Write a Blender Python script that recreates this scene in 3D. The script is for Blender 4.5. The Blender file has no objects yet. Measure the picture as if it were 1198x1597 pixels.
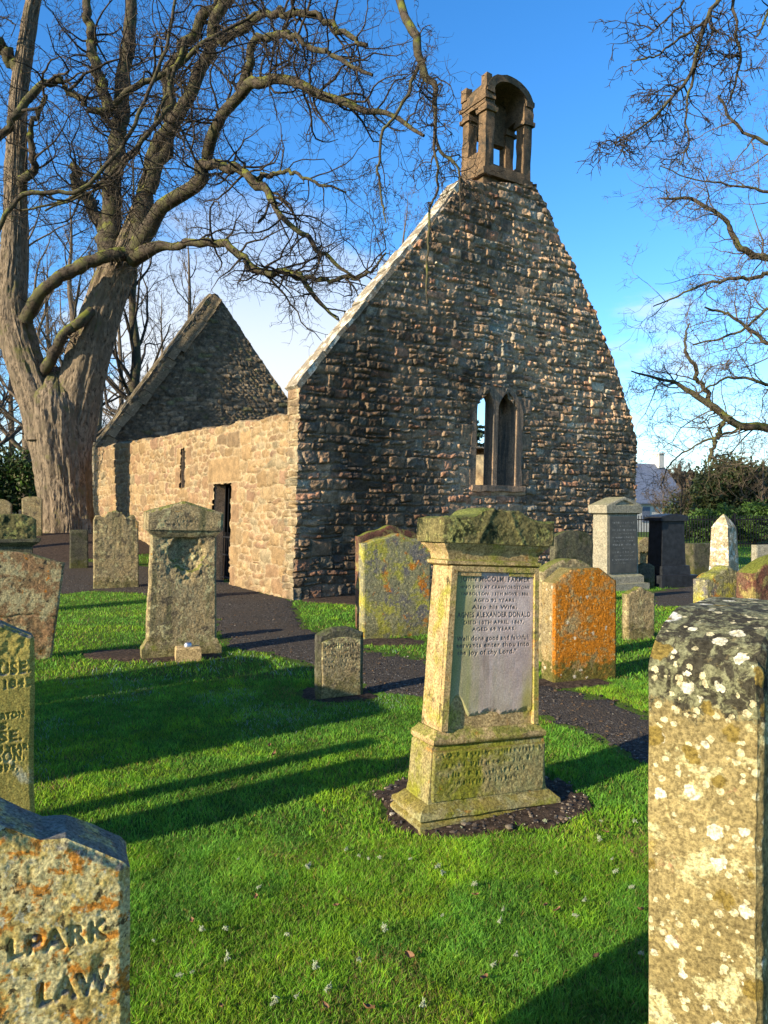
import bpy, bmesh, math, random
import numpy as np
from mathutils import Vector, Matrix
from mathutils.geometry import delaunay_2d_cdt

# ------------------------------------------------------------------ camera, sky, sun, exposure
scene = bpy.context.scene
COL = scene.collection
F, EYE = 1150.0, 1.6                      # focal length in photo pixels, eye height in metres
cam_d = bpy.data.cameras.new('camera'); cam = bpy.data.objects.new('camera', cam_d); COL.objects.link(cam)
cam.location = (0, 0, EYE); cam.rotation_euler = (math.radians(90), 0, 0)
cam_d.sensor_fit = 'VERTICAL'; cam_d.sensor_height = 36.0; cam_d.lens = F / 1597.0 * 36.0
cam_d.clip_start = 0.05; cam_d.clip_end = 3000
scene.camera = cam

SUN_AZ = (-0.788, -0.616); SUN_EL = math.radians(20)
sun_d = bpy.data.lights.new('sun', 'SUN'); sun = bpy.data.objects.new('sun', sun_d); COL.objects.link(sun)
sun_d.energy = 5.0; sun_d.angle = math.radians(0.5); sun_d.color = (1.0, 0.86, 0.62)
to_sun = Vector((SUN_AZ[0] * math.cos(SUN_EL), SUN_AZ[1] * math.cos(SUN_EL), math.sin(SUN_EL)))
sun.rotation_euler = to_sun.to_track_quat('Z', 'Y').to_euler()

world = bpy.data.worlds.new('World'); scene.world = world; world.use_nodes = True
wt = world.node_tree; wn = wt.nodes; wl = wt.links
for n in list(wn): wn.remove(n)
w_out = wn.new('ShaderNodeOutputWorld'); w_bg = wn.new('ShaderNodeBackground')
w_sky = wn.new('ShaderNodeTexSky'); w_sky.sky_type = 'NISHITA'; w_sky.sun_disc = False
w_sky.sun_elevation = SUN_EL; w_sky.sun_rotation = math.atan2(SUN_AZ[0], SUN_AZ[1])
w_sky.air_density = 1.0; w_sky.dust_density = 0.3; w_sky.ozone_density = 3.0
w_hs = wn.new('ShaderNodeHueSaturation'); w_hs.inputs['Saturation'].default_value = 1.29; w_hs.inputs['Value'].default_value = 2.9
w_hs.inputs['Hue'].default_value = 0.505
w_bg.inputs['Strength'].default_value = 0.050
w_tc = wn.new('ShaderNodeTexCoord'); w_sep = wn.new('ShaderNodeSeparateXYZ')
w_map = wn.new('ShaderNodeMapping'); w_map.inputs['Scale'].default_value = (1.6, 1.6, 4.5); w_map.inputs['Location'].default_value = (2.3, 0.4, 0.2)
w_no = wn.new('ShaderNodeTexNoise'); w_no.inputs['Scale'].default_value = 2.2; w_no.inputs['Detail'].default_value = 9; w_no.inputs['Roughness'].default_value = 0.55
w_r1 = wn.new('ShaderNodeMapRange'); w_r1.interpolation_type = 'SMOOTHSTEP'
w_r1.inputs['From Min'].default_value = 0.57; w_r1.inputs['From Max'].default_value = 0.75
w_r2 = wn.new('ShaderNodeMapRange'); w_r2.interpolation_type = 'SMOOTHSTEP'
w_r2.inputs['From Min'].default_value = 0.52; w_r2.inputs['From Max'].default_value = 0.08
w_mul = wn.new('ShaderNodeMath'); w_mul.operation = 'MULTIPLY'
w_mul2 = wn.new('ShaderNodeMath'); w_mul2.operation = 'MULTIPLY'; w_mul2.inputs[1].default_value = 1.15; w_mul2.use_clamp = True
w_mix = wn.new('ShaderNodeMixRGB'); w_mix.inputs['Color2'].default_value = (8.8, 9.3, 9.8, 1)
wl.new(w_tc.outputs['Generated'], w_sep.inputs[0]); wl.new(w_tc.outputs['Generated'], w_map.inputs[0])
w_dot = wn.new('ShaderNodeVectorMath'); w_dot.operation = 'DOT_PRODUCT'; w_dot.inputs[1].default_value = Vector((-0.20, 1.0, 0.22)).normalized()
w_rb = wn.new('ShaderNodeMapRange'); w_rb.interpolation_type = 'SMOOTHSTEP'; w_rb.inputs['From Min'].default_value = 0.972; w_rb.inputs['From Max'].default_value = 1.0; w_rb.inputs['To Max'].default_value = 0.42
w_add = wn.new('ShaderNodeMath'); w_add.operation = 'ADD'                 # one bank of cloud low over the church
wl.new(w_tc.outputs['Generated'], w_dot.inputs[0]); wl.new(w_dot.outputs['Value'], w_rb.inputs[0]); wl.new(w_rb.outputs[0], w_add.inputs[1])
wl.new(w_map.outputs[0], w_no.inputs['Vector']); wl.new(w_no.outputs['Fac'], w_add.inputs[0]); wl.new(w_add.outputs[0], w_r1.inputs[0])
wl.new(w_sep.outputs['Z'], w_r2.inputs[0])
wl.new(w_r1.outputs[0], w_mul.inputs[0]); wl.new(w_r2.outputs[0], w_mul.inputs[1]); wl.new(w_mul.outputs[0], w_mul2.inputs[0])
wl.new(w_sky.outputs[0], w_hs.inputs['Color']); wl.new(w_mul2.outputs[0], w_mix.inputs['Fac'])
w_r3 = wn.new('ShaderNodeMapRange'); w_r3.interpolation_type = 'SMOOTHSTEP'
w_r3.inputs['From Min'].default_value = 0.17; w_r3.inputs['From Max'].default_value = -0.02; w_r3.inputs['To Max'].default_value = 0.6
w_mix2 = wn.new('ShaderNodeMixRGB'); w_mix2.inputs['Color2'].default_value = (5.2, 6.9, 8.6, 1)
wl.new(w_sep.outputs['Z'], w_r3.inputs[0]); wl.new(w_r3.outputs[0], w_mix2.inputs['Fac']); wl.new(w_hs.outputs[0], w_mix2.inputs['Color1']); wl.new(w_mix2.outputs[0], w_mix.inputs['Color1'])
wl.new(w_mix.outputs[0], w_bg.inputs['Color']); wl.new(w_bg.outputs[0], w_out.inputs['Surface'])
scene.view_settings.view_transform = 'Standard'; scene.view_settings.look = 'None'
scene.view_settings.exposure = 1.15; scene.view_settings.gamma = 1.0
scene.render.engine = 'CYCLES'
try:
    scene.cycles.use_denoising = True
    scene.cycles.max_bounces = 5; scene.cycles.transparent_max_bounces = 4
except Exception: pass

# ------------------------------------------------------------------ numpy noise
def _hash(ix, iy, iz, seed):
    h = (ix.astype(np.int64) * 374761393 + iy.astype(np.int64) * 668265263 + iz.astype(np.int64) * 2147483647 + seed * 144269504) & 0xffffffff
    h = ((h ^ (h >> 13)) * 1274126177) & 0xffffffff
    h = ((h ^ (h >> 16)) * 2246822519) & 0xffffffff
    return ((h ^ (h >> 15)) & 0xffffff) / float(0xffffff)
def vnoise(x, y, z=0.0, seed=0):
    x, y, z = np.broadcast_arrays(np.asarray(x, float), np.asarray(y, float), np.asarray(z, float))
    xi, yi, zi = np.floor(x), np.floor(y), np.floor(z)
    fx, fy, fz = x - xi, y - yi, z - zi
    fx, fy, fz = [f * f * (3 - 2 * f) for f in (fx, fy, fz)]
    r = 0
    for dx in (0, 1):
        for dy in (0, 1):
            for dz in (0, 1):
                w = (fx if dx else 1 - fx) * (fy if dy else 1 - fy) * (fz if dz else 1 - fz)
                r = r + w * _hash(xi + dx, yi + dy, zi + dz, seed)
    return r * 2 - 1
def fbm(x, y, z=0.0, octv=4, seed=0, gain=0.5):
    a, s, t = 1.0, 0.0, 0.0
    for o in range(octv):
        k = 2.03 ** o
        s = s + a * vnoise(np.asarray(x) * k, np.asarray(y) * k, np.asarray(z) * k, seed + o * 17); t += a; a *= gain
    return s / t
def sstep(a, b, x):
    t = np.clip((x - a) / (b - a), 0, 1); return t * t * (3 - 2 * t)

# ------------------------------------------------------------------ object helpers
def tag(o, label=None, cat=None, group=None, kind=None):
    if label: o['label'] = label
    if cat: o['category'] = cat
    if group: o['group'] = group
    if kind: o['kind'] = kind
    return o
def empty(name, loc, rot=(0, 0, 0), label=None, cat=None, group=None):
    o = bpy.data.objects.new(name, None); COL.objects.link(o); o.empty_display_size = 0.2
    o.location = loc; o.rotation_euler = rot
    return tag(o, label, cat, group)
def mesh_obj(name, V, faces, mat=None, parent=None, smooth=True, col=None, sharp=40, attrs=None):
    """faces: list of int arrays (n,k) - each array holds faces of k corners."""
    V = np.asarray(V, dtype=np.float32)
    me = bpy.data.meshes.new(name)
    fl = [np.asarray(f, dtype=np.int32) for f in faces if len(f)]
    loops = np.concatenate([f.ravel() for f in fl]); sizes = np.concatenate([np.full(len(f), f.shape[1], dtype=np.int32) for f in fl])
    starts = np.concatenate([[0], np.cumsum(sizes)[:-1]]).astype(np.int32)
    me.vertices.add(len(V)); me.vertices.foreach_set('co', V.ravel())
    me.loops.add(len(loops)); me.loops.foreach_set('vertex_index', loops.astype(np.int32))
    me.polygons.add(len(sizes)); me.polygons.foreach_set('loop_start', starts)
    try: me.polygons.foreach_set('loop_total', sizes)
    except Exception: pass
    me.update(calc_edges=True)
    me.polygons.foreach_set('use_smooth', np.full(len(sizes), bool(smooth)))
    if smooth and sharp:
        try: me.set_sharp_from_angle(angle=math.radians(sharp))
        except Exception: pass
    if col is not None:
        a = me.color_attributes.new('Col', 'FLOAT_COLOR', 'POINT')
        c = np.ones((len(V), 4), dtype=np.float32); c[:, :3] = col; a.data.foreach_set('color', c.ravel())
    for k, arr in (attrs or {}).items():
        a = me.attributes.new(k, 'FLOAT', 'POINT'); a.data.foreach_set('value', np.asarray(arr, dtype=np.float32))
    if mat: me.materials.append(mat)
    o = bpy.data.objects.new(name, me); COL.objects.link(o)
    if parent: o.parent = parent
    return o
class MB:
    """collects simple shapes into ONE mesh"""
    def __init__(s): s.V = []; s.Q = []; s.T = []; s.N = []; s.n = 0
    def add(s, V, Q=None, T=None, N=None):
        V = np.asarray(V, float).reshape(-1, 3); s.V.append(V)
        if Q is not None and len(Q): s.Q.append(np.asarray(Q, int).reshape(-1, 4) + s.n)
        if T is not None and len(T): s.T.append(np.asarray(T, int).reshape(-1, 3) + s.n)
        if N: s.N += [[i + s.n for i in f] for f in N]
        s.n += len(V)
    def box(s, c, h, R=None):
        c = np.asarray(c, float); h = np.asarray(h, float)
        P = np.array([[x, y, z] for z in (-1, 1) for y in (-1, 1) for x in (-1, 1)], float) * h
        if R is not None: P = P @ np.asarray(R, float).T
        s.add(P + c, Q=[[0, 2, 3, 1], [4, 5, 7, 6], [0, 1, 5, 4], [2, 6, 7, 3], [0, 4, 6, 2], [1, 3, 7, 5]])
    def build(s, name, mat, parent=None, smooth=False, sharp=40, noise=0, nscale=3, seed=0):
        V = np.concatenate(s.V)
        if noise:
            for k in range(3): V[:, k] += noise * fbm(V[:, 0] * nscale + 31 * k, V[:, 1] * nscale, V[:, 2] * nscale, 3, seed + k)
        fs = []
        if s.Q: fs.append(np.concatenate(s.Q))
        if s.T: fs.append(np.concatenate(s.T))
        fs += [np.array([f]) for f in s.N]
        return mesh_obj(name, V, fs, mat, parent, smooth, sharp=sharp)

# ------------------------------------------------------------------ pixels to ground and air
TREE = (-9.4, 22.0)
def gh(x, y):
    x = np.asarray(x, float); y = np.asarray(y, float)
    r2 = (x - TREE[0]) ** 2 + (y - TREE[1]) ** 2
    return 1.0 * np.exp(-r2 / 24.0) + 0.02 * np.sin(x * 0.9 + 1.3) * np.cos(y * 0.7) * np.clip((np.hypot(x, y) - 2) / 4, 0, 1)
def at(x, y, Z): return np.array([(x - 599) / F * Z, Z, EYE + (800 - y) / F * Z])
def gpt(x, y):
    z = 0.0
    for _ in range(12):
        Z = F * (EYE - z) / max(y - 800, 1e-3); X = (x - 599) / F * Z; z = 0.5 * z + 0.5 * float(gh(X, Z))
    return X, Z

# ------------------------------------------------------------------ materials
def newmat(name):
    m = bpy.data.materials.new(name); m.use_nodes = True
    nt = m.node_tree; b = nt.nodes['Principled BSDF']
    b.inputs['Roughness'].default_value = 0.9; b.inputs['Specular IOR Level'].default_value = 0.15
    return m, nt, b
def _noise(nt, vec, scale, detail=6, rough=0.6, dist=0.0):
    n = nt.nodes.new('ShaderNodeTexNoise'); n.inputs['Scale'].default_value = scale; n.inputs['Detail'].default_value = detail
    n.inputs['Roughness'].default_value = rough; n.inputs['Distortion'].default_value = dist
    nt.links.new(vec, n.inputs['Vector']); return n.outputs['Fac']
def _range(nt, v, a, b, lo=0.0, hi=1.0):
    n = nt.nodes.new('ShaderNodeMapRange'); n.interpolation_type = 'SMOOTHSTEP'
    n.inputs['From Min'].default_value = a; n.inputs['From Max'].default_value = b
    n.inputs['To Min'].default_value = lo; n.inputs['To Max'].default_value = hi
    nt.links.new(v, n.inputs[0]); return n.outputs[0]
def _math(nt, op, a, b):
    n = nt.nodes.new('ShaderNodeMath'); n.operation = op
    for i, v in enumerate((a, b)):
        if isinstance(v, (int, float)): n.inputs[i].default_value = v
        else: nt.links.new(v, n.inputs[i])
    return n.outputs[0]
def _mix(nt, fac, a, b, mode='MIX'):
    n = nt.nodes.new('ShaderNodeMixRGB'); n.blend_type = mode
    for i, v in ((0, fac), (1, a), (2, b)):
        if isinstance(v, (int, float)): n.inputs[i].default_value = v
        elif isinstance(v, tuple): n.inputs[i].default_value = (*v, 1)
        else: nt.links.new(v, n.inputs[i])
    return n.outputs[0]
def _bump(nt, b, h, strength, dist):
    n = nt.nodes.new('ShaderNodeBump'); n.inputs['Strength'].default_value = strength; n.inputs['Distance'].default_value = dist
    nt.links.new(h, n.inputs['Height']); nt.links.new(n.outputs[0], b.inputs['Normal'])
def _vec(nt, seed, scale=(1, 1, 1)):
    tc = nt.nodes.new('ShaderNodeTexCoord'); mp = nt.nodes.new('ShaderNodeMapping')
    mp.inputs['Location'].default_value = ((seed * 7.31) % 50, (seed * 3.77) % 50, (seed * 5.13) % 50); mp.inputs['Scale'].default_value = scale
    nt.links.new(tc.outputs['Object'], mp.inputs[0]); return mp.outputs[0], tc
def stone_mat(name, a, b, seed=0, layers=(), spots=(), moss=0.0, foot=0.0, head=None, bump=0.5, bdist=0.006, grain=60, mossc=(0.13, 0.15, 0.02), streak=None, front=None):
    """weathered stone: two tones, lichen layers (colour, scale, lo, hi), round spots (colour, scale, radius, share), moss on top, green foot"""
    m, nt, bs = newmat(name); v, tc = _vec(nt, seed)
    big = _noise(nt, v, 4.0, 8, 0.62, 0.4); c = _mix(nt, _range(nt, big, 0.36, 0.64), a, b)
    mid = _noise(nt, v, 17.0, 6, 0.7)
    c = _mix(nt, _range(nt, mid, 0.36, 0.70, 0.0, 0.75), c, tuple(0.45 * q for q in a))
    if streak:
        v2, _ = _vec(nt, seed + 3, (9, 9, 0.7)); c = _mix(nt, _range(nt, _noise(nt, v2, 1.0, 4, 0.5), streak[1], streak[2]), c, streak[0])
    for i, (lc, sc, lo, hi) in enumerate(layers):
        v3, _ = _vec(nt, seed + 11 * (i + 1)); f = _range(nt, _noise(nt, v3, sc, 9, 0.68, 0.3), lo, hi)
        if front and i == front[0]:                               # this lichen grows on the inscribed face only
            sq = nt.nodes.new('ShaderNodeSeparateXYZ'); nt.links.new(tc.outputs['Object'], sq.inputs[0]); f = _math(nt, 'MULTIPLY', f, _range(nt, sq.outputs['Y'], front[1] + 0.03, front[1]))
        c = _mix(nt, f, c, lc)
    if foot:
        sp = nt.nodes.new('ShaderNodeSeparateXYZ'); nt.links.new(tc.outputs['Object'], sp.inputs[0])
        f = _math(nt, 'ADD', _range(nt, sp.outputs['Z'], 0.42, 0.0), _range(nt, mid, 0.3, 0.7, -0.55, 0.25))
        c = _mix(nt, _math(nt, 'MULTIPLY', _range(nt, f, 0.25, 0.75), foot), c, (0.085, 0.085, 0.018))
    if head:
        sp = nt.nodes.new('ShaderNodeSeparateXYZ'); nt.links.new(tc.outputs['Object'], sp.inputs[0])
        f = _math(nt, 'ADD', _range(nt, sp.outputs['Z'], head[0], head[1]), _range(nt, _noise(nt, v, 22, 8, 0.7), 0.3, 0.7, -0.5, 0.5))
        hc = _mix(nt, _range(nt, _noise(nt, v, 30, 6, 0.7, 0.5), 0.46, 0.56), head[2], head[3]); c = _mix(nt, _range(nt, f, 0.3, 0.7), c, hc)
    for i, (lc, sc, rad, share) in enumerate(spots):
        v4, _ = _vec(nt, seed + 5 * (i + 1)); 
        vo = nt.nodes.new('ShaderNodeTexVoronoi'); vo.inputs['Scale'].default_value = sc; vo.inputs['Randomness'].default_value = 1.0
        dn = nt.nodes.new('ShaderNodeTexNoise'); dn.inputs['Scale'].default_value = sc * 3; dn.inputs['Detail'].default_value = 3; nt.links.new(v4, dn.inputs['Vector'])
        dv = nt.nodes.new('ShaderNodeVectorMath'); dv.operation = 'MULTIPLY_ADD'; nt.links.new(dn.outputs['Color'], dv.inputs[0])
        dv.inputs[1].default_value = (0.55 / sc,) * 3; nt.links.new(v4, dv.inputs[2]); nt.links.new(dv.outputs[0], vo.inputs['Vector'])
        sc1 = nt.nodes.new('ShaderNodeSeparateXYZ'); nt.links.new(vo.outputs['Color'], sc1.inputs[0])
        lim = _math(nt, 'MULTIPLY', _range(nt, sc1.outputs['X'], 1 - share, 1.0, 0.0, 1.0), rad)
        c = _mix(nt, _range(nt, _math(nt, 'SUBTRACT', lim, vo.outputs['Distance']), -0.02, 0.05), c, lc)
    if moss:
        g = nt.nodes.new('ShaderNodeNewGeometry'); sn = nt.nodes.new('ShaderNodeSeparateXYZ'); nt.links.new(g.outputs['Normal'], sn.inputs[0])
        f = _math(nt, 'ADD', sn.outputs['Z'], _range(nt, _noise(nt, v, 9, 8, 0.7), 0.3, 0.7, -0.5, 0.4))
        c = _mix(nt, _math(nt, 'MULTIPLY', _range(nt, f, 0.35, 0.7), moss), c, mossc)
    fine = _noise(nt, v, grain, 6, 0.75)
    c = _mix(nt, _range(nt, fine, 0.3, 0.7, 0.65, 1.15), (0, 0, 0), c) if False else _mix(nt, 1.0, c, _mix(nt, _range(nt, fine, 0.34, 0.66), (0.42, 0.40, 0.37), (1.32, 1.30, 1.26)), 'MULTIPLY')
    nt.links.new(c, bs.inputs['Base Color'])
    _bump(nt, bs, _math(nt, 'ADD', fine, _math(nt, 'MULTIPLY', mid, 0.5)), bump, bdist)
    return m
def attr_mat(name, seed, grain=(9, 45), bump=0.6, bdist=0.012, lich=None, dark=0.5):
    """stone whose tint per block is stored on the mesh"""
    m, nt, bs = newmat(name); v, tc = _vec(nt, seed)
    at_ = nt.nodes.new('ShaderNodeAttribute'); at_.attribute_name = 'Col'
    n1 = _noise(nt, v, grain[0], 7, 0.7); n2 = _noise(nt, v, grain[1], 5, 0.7)
    c = _mix(nt, 1.0, at_.outputs['Color'], _mix(nt, _range(nt, n1, 0.3, 0.7), (dark, dark, dark), (1.25, 1.22, 1.18)), 'MULTIPLY')
    c = _mix(nt, 1.0, c, _mix(nt, _range(nt, n2, 0.3, 0.7), (0.6, 0.6, 0.6), (1.2, 1.2, 1.2)), 'MULTIPLY')
    for i, (lc, sc, lo, hi) in enumerate(lich or ()):
        v3, _ = _vec(nt, seed + 9 * (i + 1)); c = _mix(nt, _range(nt, _noise(nt, v3, sc, 9, 0.7), lo, hi), c, lc)
    nt.links.new(c, bs.inputs['Base Color']); _bump(nt, bs, _math(nt, 'ADD', n1, n2), bump, bdist)
    return m
def plain_mat(name, col, var=0.35, scale=12, rough=0.8, bump=0.2, bdist=0.004, seed=1, metallic=0, spec=0.2):
    m, nt, bs = newmat(name); v, _ = _vec(nt, seed); n = _noise(nt, v, scale, 6, 0.65)
    c = _mix(nt, _range(nt, n, 0.3, 0.7), tuple(q * (1 - var) for q in col), tuple(q * (1 + var) for q in col))
    nt.links.new(c, bs.inputs['Base Color']); bs.inputs['Roughness'].default_value = rough; bs.inputs['Metallic'].default_value = metallic
    bs.inputs['Specular IOR Level'].default_value = spec
    _bump(nt, bs, n, bump, bdist); return m
def blade_mat(name, trans=0.35):
    m, nt, bs = newmat(name); at_ = nt.nodes.new('ShaderNodeAttribute'); at_.attribute_name = 'Col'
    nt.links.new(at_.outputs['Color'], bs.inputs['Base Color']); bs.inputs['Roughness'].default_value = 0.55; bs.inputs['Specular IOR Level'].default_value = 0.25
    tr = nt.nodes.new('ShaderNodeBsdfTranslucent'); nt.links.new(at_.outputs['Color'], tr.inputs['Color'])
    mx = nt.nodes.new('ShaderNodeMixShader'); mx.inputs[0].default_value = trans
    out = nt.nodes['Material Output']; nt.links.new(bs.outputs[0], mx.inputs[1]); nt.links.new(tr.outputs[0], mx.inputs[2]); nt.links.new(mx.outputs[0], out.inputs['Surface'])
    return m
def bark_mat(name, a, b, moss=0.0, seed=0, fur=(14, 14, 2.2), bump=0.9, bdist=0.03):
    m, nt, bs = newmat(name); v, tc = _vec(nt, seed, fur); v1, _ = _vec(nt, seed + 4)
    n1 = _noise(nt, v, 1.6, 8, 0.72, 0.6); n2 = _noise(nt, v1, 3.0, 7, 0.65)
    c = _mix(nt, _range(nt, n1, 0.38, 0.56), tuple(0.22 * q for q in a), a); c = _mix(nt, _range(nt, n2, 0.42, 0.62), c, b)
    if moss:
        g = nt.nodes.new('ShaderNodeNewGeometry'); sn = nt.nodes.new('ShaderNodeSeparateXYZ'); nt.links.new(g.outputs['Normal'], sn.inputs[0])
        f = _math(nt, 'ADD', sn.outputs['Z'], _range(nt, n2, 0.3, 0.7, -0.8, 0.4)); c = _mix(nt, _math(nt, 'MULTIPLY', _range(nt, f, 0.1, 0.6), moss), c, (0.12, 0.13, 0.02))
    nt.links.new(c, bs.inputs['Base Color']); _bump(nt, bs, n1, bump, bdist); return m

# ------------------------------------------------------------------ ground, path, soil
def axis(lo, hi, step, far):
    a = list(np.arange(lo, hi + 1e-6, step)); s = step
    while a[-1] < far: s *= 1.25; a.append(a[-1] + s)
    s = step
    while a[0] > -far: s *= 1.25; a.insert(0, a[0] - s)
    return np.array(a)
gx = axis(-16, 12, 0.2, 900); gy = axis(-4, 34, 0.2, 900)
GX, GY = np.meshgrid(gx, gy)
m_ground, nt, bs = newmat('turf'); v, _ = _vec(nt, 2)
c = _mix(nt, _range(nt, _noise(nt, v, 0.5, 8, 0.7), 0.35, 0.65), (0.050, 0.10, 0.010), (0.085, 0.14, 0.014))
c = _mix(nt, _range(nt, _noise(nt, v, 3.0, 8, 0.7), 0.5, 0.75), c, (0.075, 0.085, 0.020))
fn = _noise(nt, v, 60, 5, 0.75); c = _mix(nt, 1.0, c, _mix(nt, _range(nt, fn, 0.3, 0.7), (0.4, 0.4, 0.4), (1.3, 1.3, 1.3)), 'MULTIPLY')
nt.links.new(c, bs.inputs['Base Color']); _bump(nt, bs, fn, 0.8, 0.03)
i, j = np.meshgrid(np.arange(len(gx) - 1), np.arange(len(gy) - 1)); i = i.ravel(); j = j.ravel(); n = len(gx)
tag(mesh_obj('ground', np.stack([GX.ravel(), GY.ravel(), gh(GX, GY).ravel()], 1), [np.stack([j * n + i, j * n + i + 1, (j + 1) * n + i + 1, (j + 1) * n + i], 1)], m_ground), kind='structure')

def inpoly(px, py, poly):
    px = np.asarray(px); py = np.asarray(py); r = np.zeros(px.shape, bool); n = len(poly)
    for k in range(n):
        x1, y1 = poly[k]; x2, y2 = poly[(k + 1) % n]
        cnd = ((y1 > py) != (y2 > py)); xi = (x2 - x1) * (py - y1) / ((y2 - y1) if y2 != y1 else 1e-9) + x1
        r ^= cnd & (px < xi)
    return r
def ragged(poly, step=0.12, amp=0.05, seed=0):
    out = []
    for k in range(len(poly)):
        a = np.array(poly[k]); b = np.array(poly[(k + 1) % len(poly)]); L = np.linalg.norm(b - a); m = max(1, int(L / step))
        for q in range(m): out.append(a + (b - a) * q / m)
    out = np.array(out); out[:, 0] += amp * fbm(out[:, 0] * 3, out[:, 1] * 3, 1, 3, seed); out[:, 1] += amp * fbm(out[:, 0] * 3, out[:, 1] * 3, 5, 3, seed + 1)
    return out
def ground_sheet(name, poly, mat, lift, step, kind='structure', rough=0.0, seed=0):
    pts = [tuple(p) for p in poly]; P = np.array(pts); lo = P.min(0); hi = P.max(0)
    xs, ys = np.meshgrid(np.arange(lo[0], hi[0], step), np.arange(lo[1], hi[1], step)); rr = np.random.default_rng(seed)
    xs = (xs + rr.uniform(-.3, .3, xs.shape) * step).ravel(); ys = (ys + rr.uniform(-.3, .3, ys.shape) * step).ravel()
    k = inpoly(xs, ys, pts); n0 = len(pts)
    V = [Vector(p) for p in pts] + [Vector((x, y)) for x, y in zip(xs[k], ys[k])]
    ov, _, of, *_ = delaunay_2d_cdt(V, [], [list(range(n0))], 1, 1e-5)
    ov = np.array([(p.x, p.y) for p in ov]); z = gh(ov[:, 0], ov[:, 1]) + lift
    if rough: z = z + rough * (0.5 + 0.5 * fbm(ov[:, 0] * 9, ov[:, 1] * 9, 0, 3, seed))
    edge = np.abs(ov[:, None, :] - P[None, :, :2]).sum(-1).min(1) < 1e-4; z = np.where(edge, gh(ov[:, 0], ov[:, 1]) - 0.012, z)      # edges sink into the turf
    T = np.array([f for f in of if len(f) == 3])
    V3 = np.column_stack([ov, z]); nz = np.cross(V3[T[:, 1], :2] - V3[T[:, 0], :2], V3[T[:, 2], :2] - V3[T[:, 0], :2]); T[nz < 0] = T[nz < 0][:, ::-1]
    o = mesh_obj(name, V3, [T], mat); tag(o, kind=kind); return o

PATH_PX = [(-60, 886), (60, 878), (140, 877), (240, 885), (352, 905), (456, 938), (468, 958), (484, 984), (556, 1002), (590, 1020), (660, 1029), (760, 1046), (838, 1065), (905, 1081), (1013, 1116), (1100, 1150), (1260, 1205),
           (1260, 1340), (1100, 1245), (1010, 1192), (940, 1160), (832, 1121), (760, 1105), (650, 1088), (570, 1081), (490, 1053), (440, 1028), (345, 1013), (330, 965), (217, 927), (140, 925), (60, 932), (-60, 940)]
PATH = ragged([gpt(*p) for p in PATH_PX], 0.10, 0.13, 3)
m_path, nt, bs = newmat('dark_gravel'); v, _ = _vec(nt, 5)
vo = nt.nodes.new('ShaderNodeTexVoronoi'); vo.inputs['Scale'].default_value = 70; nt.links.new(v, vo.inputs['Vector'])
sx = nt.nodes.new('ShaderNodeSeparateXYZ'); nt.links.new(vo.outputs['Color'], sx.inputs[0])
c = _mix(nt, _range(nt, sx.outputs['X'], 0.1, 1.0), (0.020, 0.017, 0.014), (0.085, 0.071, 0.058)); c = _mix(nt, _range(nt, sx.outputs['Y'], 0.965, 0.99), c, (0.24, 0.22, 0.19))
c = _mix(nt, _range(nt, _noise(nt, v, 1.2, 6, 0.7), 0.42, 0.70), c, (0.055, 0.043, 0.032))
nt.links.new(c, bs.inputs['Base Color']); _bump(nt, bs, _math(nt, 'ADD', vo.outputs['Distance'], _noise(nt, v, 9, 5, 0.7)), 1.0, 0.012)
ground_sheet('path', PATH, m_path, 0.010, 0.22, seed=1)

SHADE_PATH = ragged([gpt(*p) for p in ((1003, 926), (1090, 912), (1260, 922), (1260, 952), (1090, 948), (1012, 947))], 0.1, 0.12, 13)  # dark path strip standing in for a shadow across this ground
ground_sheet('path', SHADE_PATH, m_path, 0.010, 0.22, seed=2)
m_soil, nt, bs = newmat('bare_soil'); v, _ = _vec(nt, 8)
c = _mix(nt, _range(nt, _noise(nt, v, 22, 7, 0.75), 0.35, 0.65), (0.018, 0.012, 0.009), (0.085, 0.058, 0.040)); nt.links.new(c, bs.inputs['Base Color'])
_bump(nt, bs, _noise(nt, v, 30, 8, 0.8), 1.0, 0.03)
def ellipse_px(cx, cy, rx, ry, n=40): return [gpt(cx + rx * math.cos(2 * math.pi * k / n), cy + ry * math.sin(2 * math.pi * k / n)) for k in range(n)]
SOILS = [ragged(ellipse_px(745, 1256, 178, 50), 0.05, 0.17, 4), ragged(ellipse_px(240, 1024, 112, 10), 0.1, 0.12, 5),
         ragged(ellipse_px(526, 1086, 66, 14), 0.08, 0.08, 6), ragged(ellipse_px(880, 1066, 75, 9), 0.1, 0.1, 7), ragged(ellipse_px(610, 1003, 62, 7), 0.1, 0.1, 8),
         ragged([gpt(470, 940), gpt(556, 946), gpt(700, 940), gpt(900, 925), gpt(900, 905), gpt(700, 905), gpt(560, 915), gpt(470, 930)], 0.15, 0.1, 9)]
SOILS.append(ragged([(TREE[0] + 0.6 + 2.7 * math.cos(2 * math.pi * k / 40), TREE[1] - 1.6 + 3.0 * math.sin(2 * math.pi * k / 40)) for k in range(40)], 0.2, 0.4, 12))  # soil mound at the tree, its dark sheet also stands in for shade
SOILS = [s[:, :2] for s in SOILS]
for k, s in enumerate(SOILS): ground_sheet('soil_bed', s, m_soil, 0.016 + 0.004 * (k % 2), 0.12 if k else 0.05, rough=0.012 if k == 0 else 0.0, seed=k)

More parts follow.
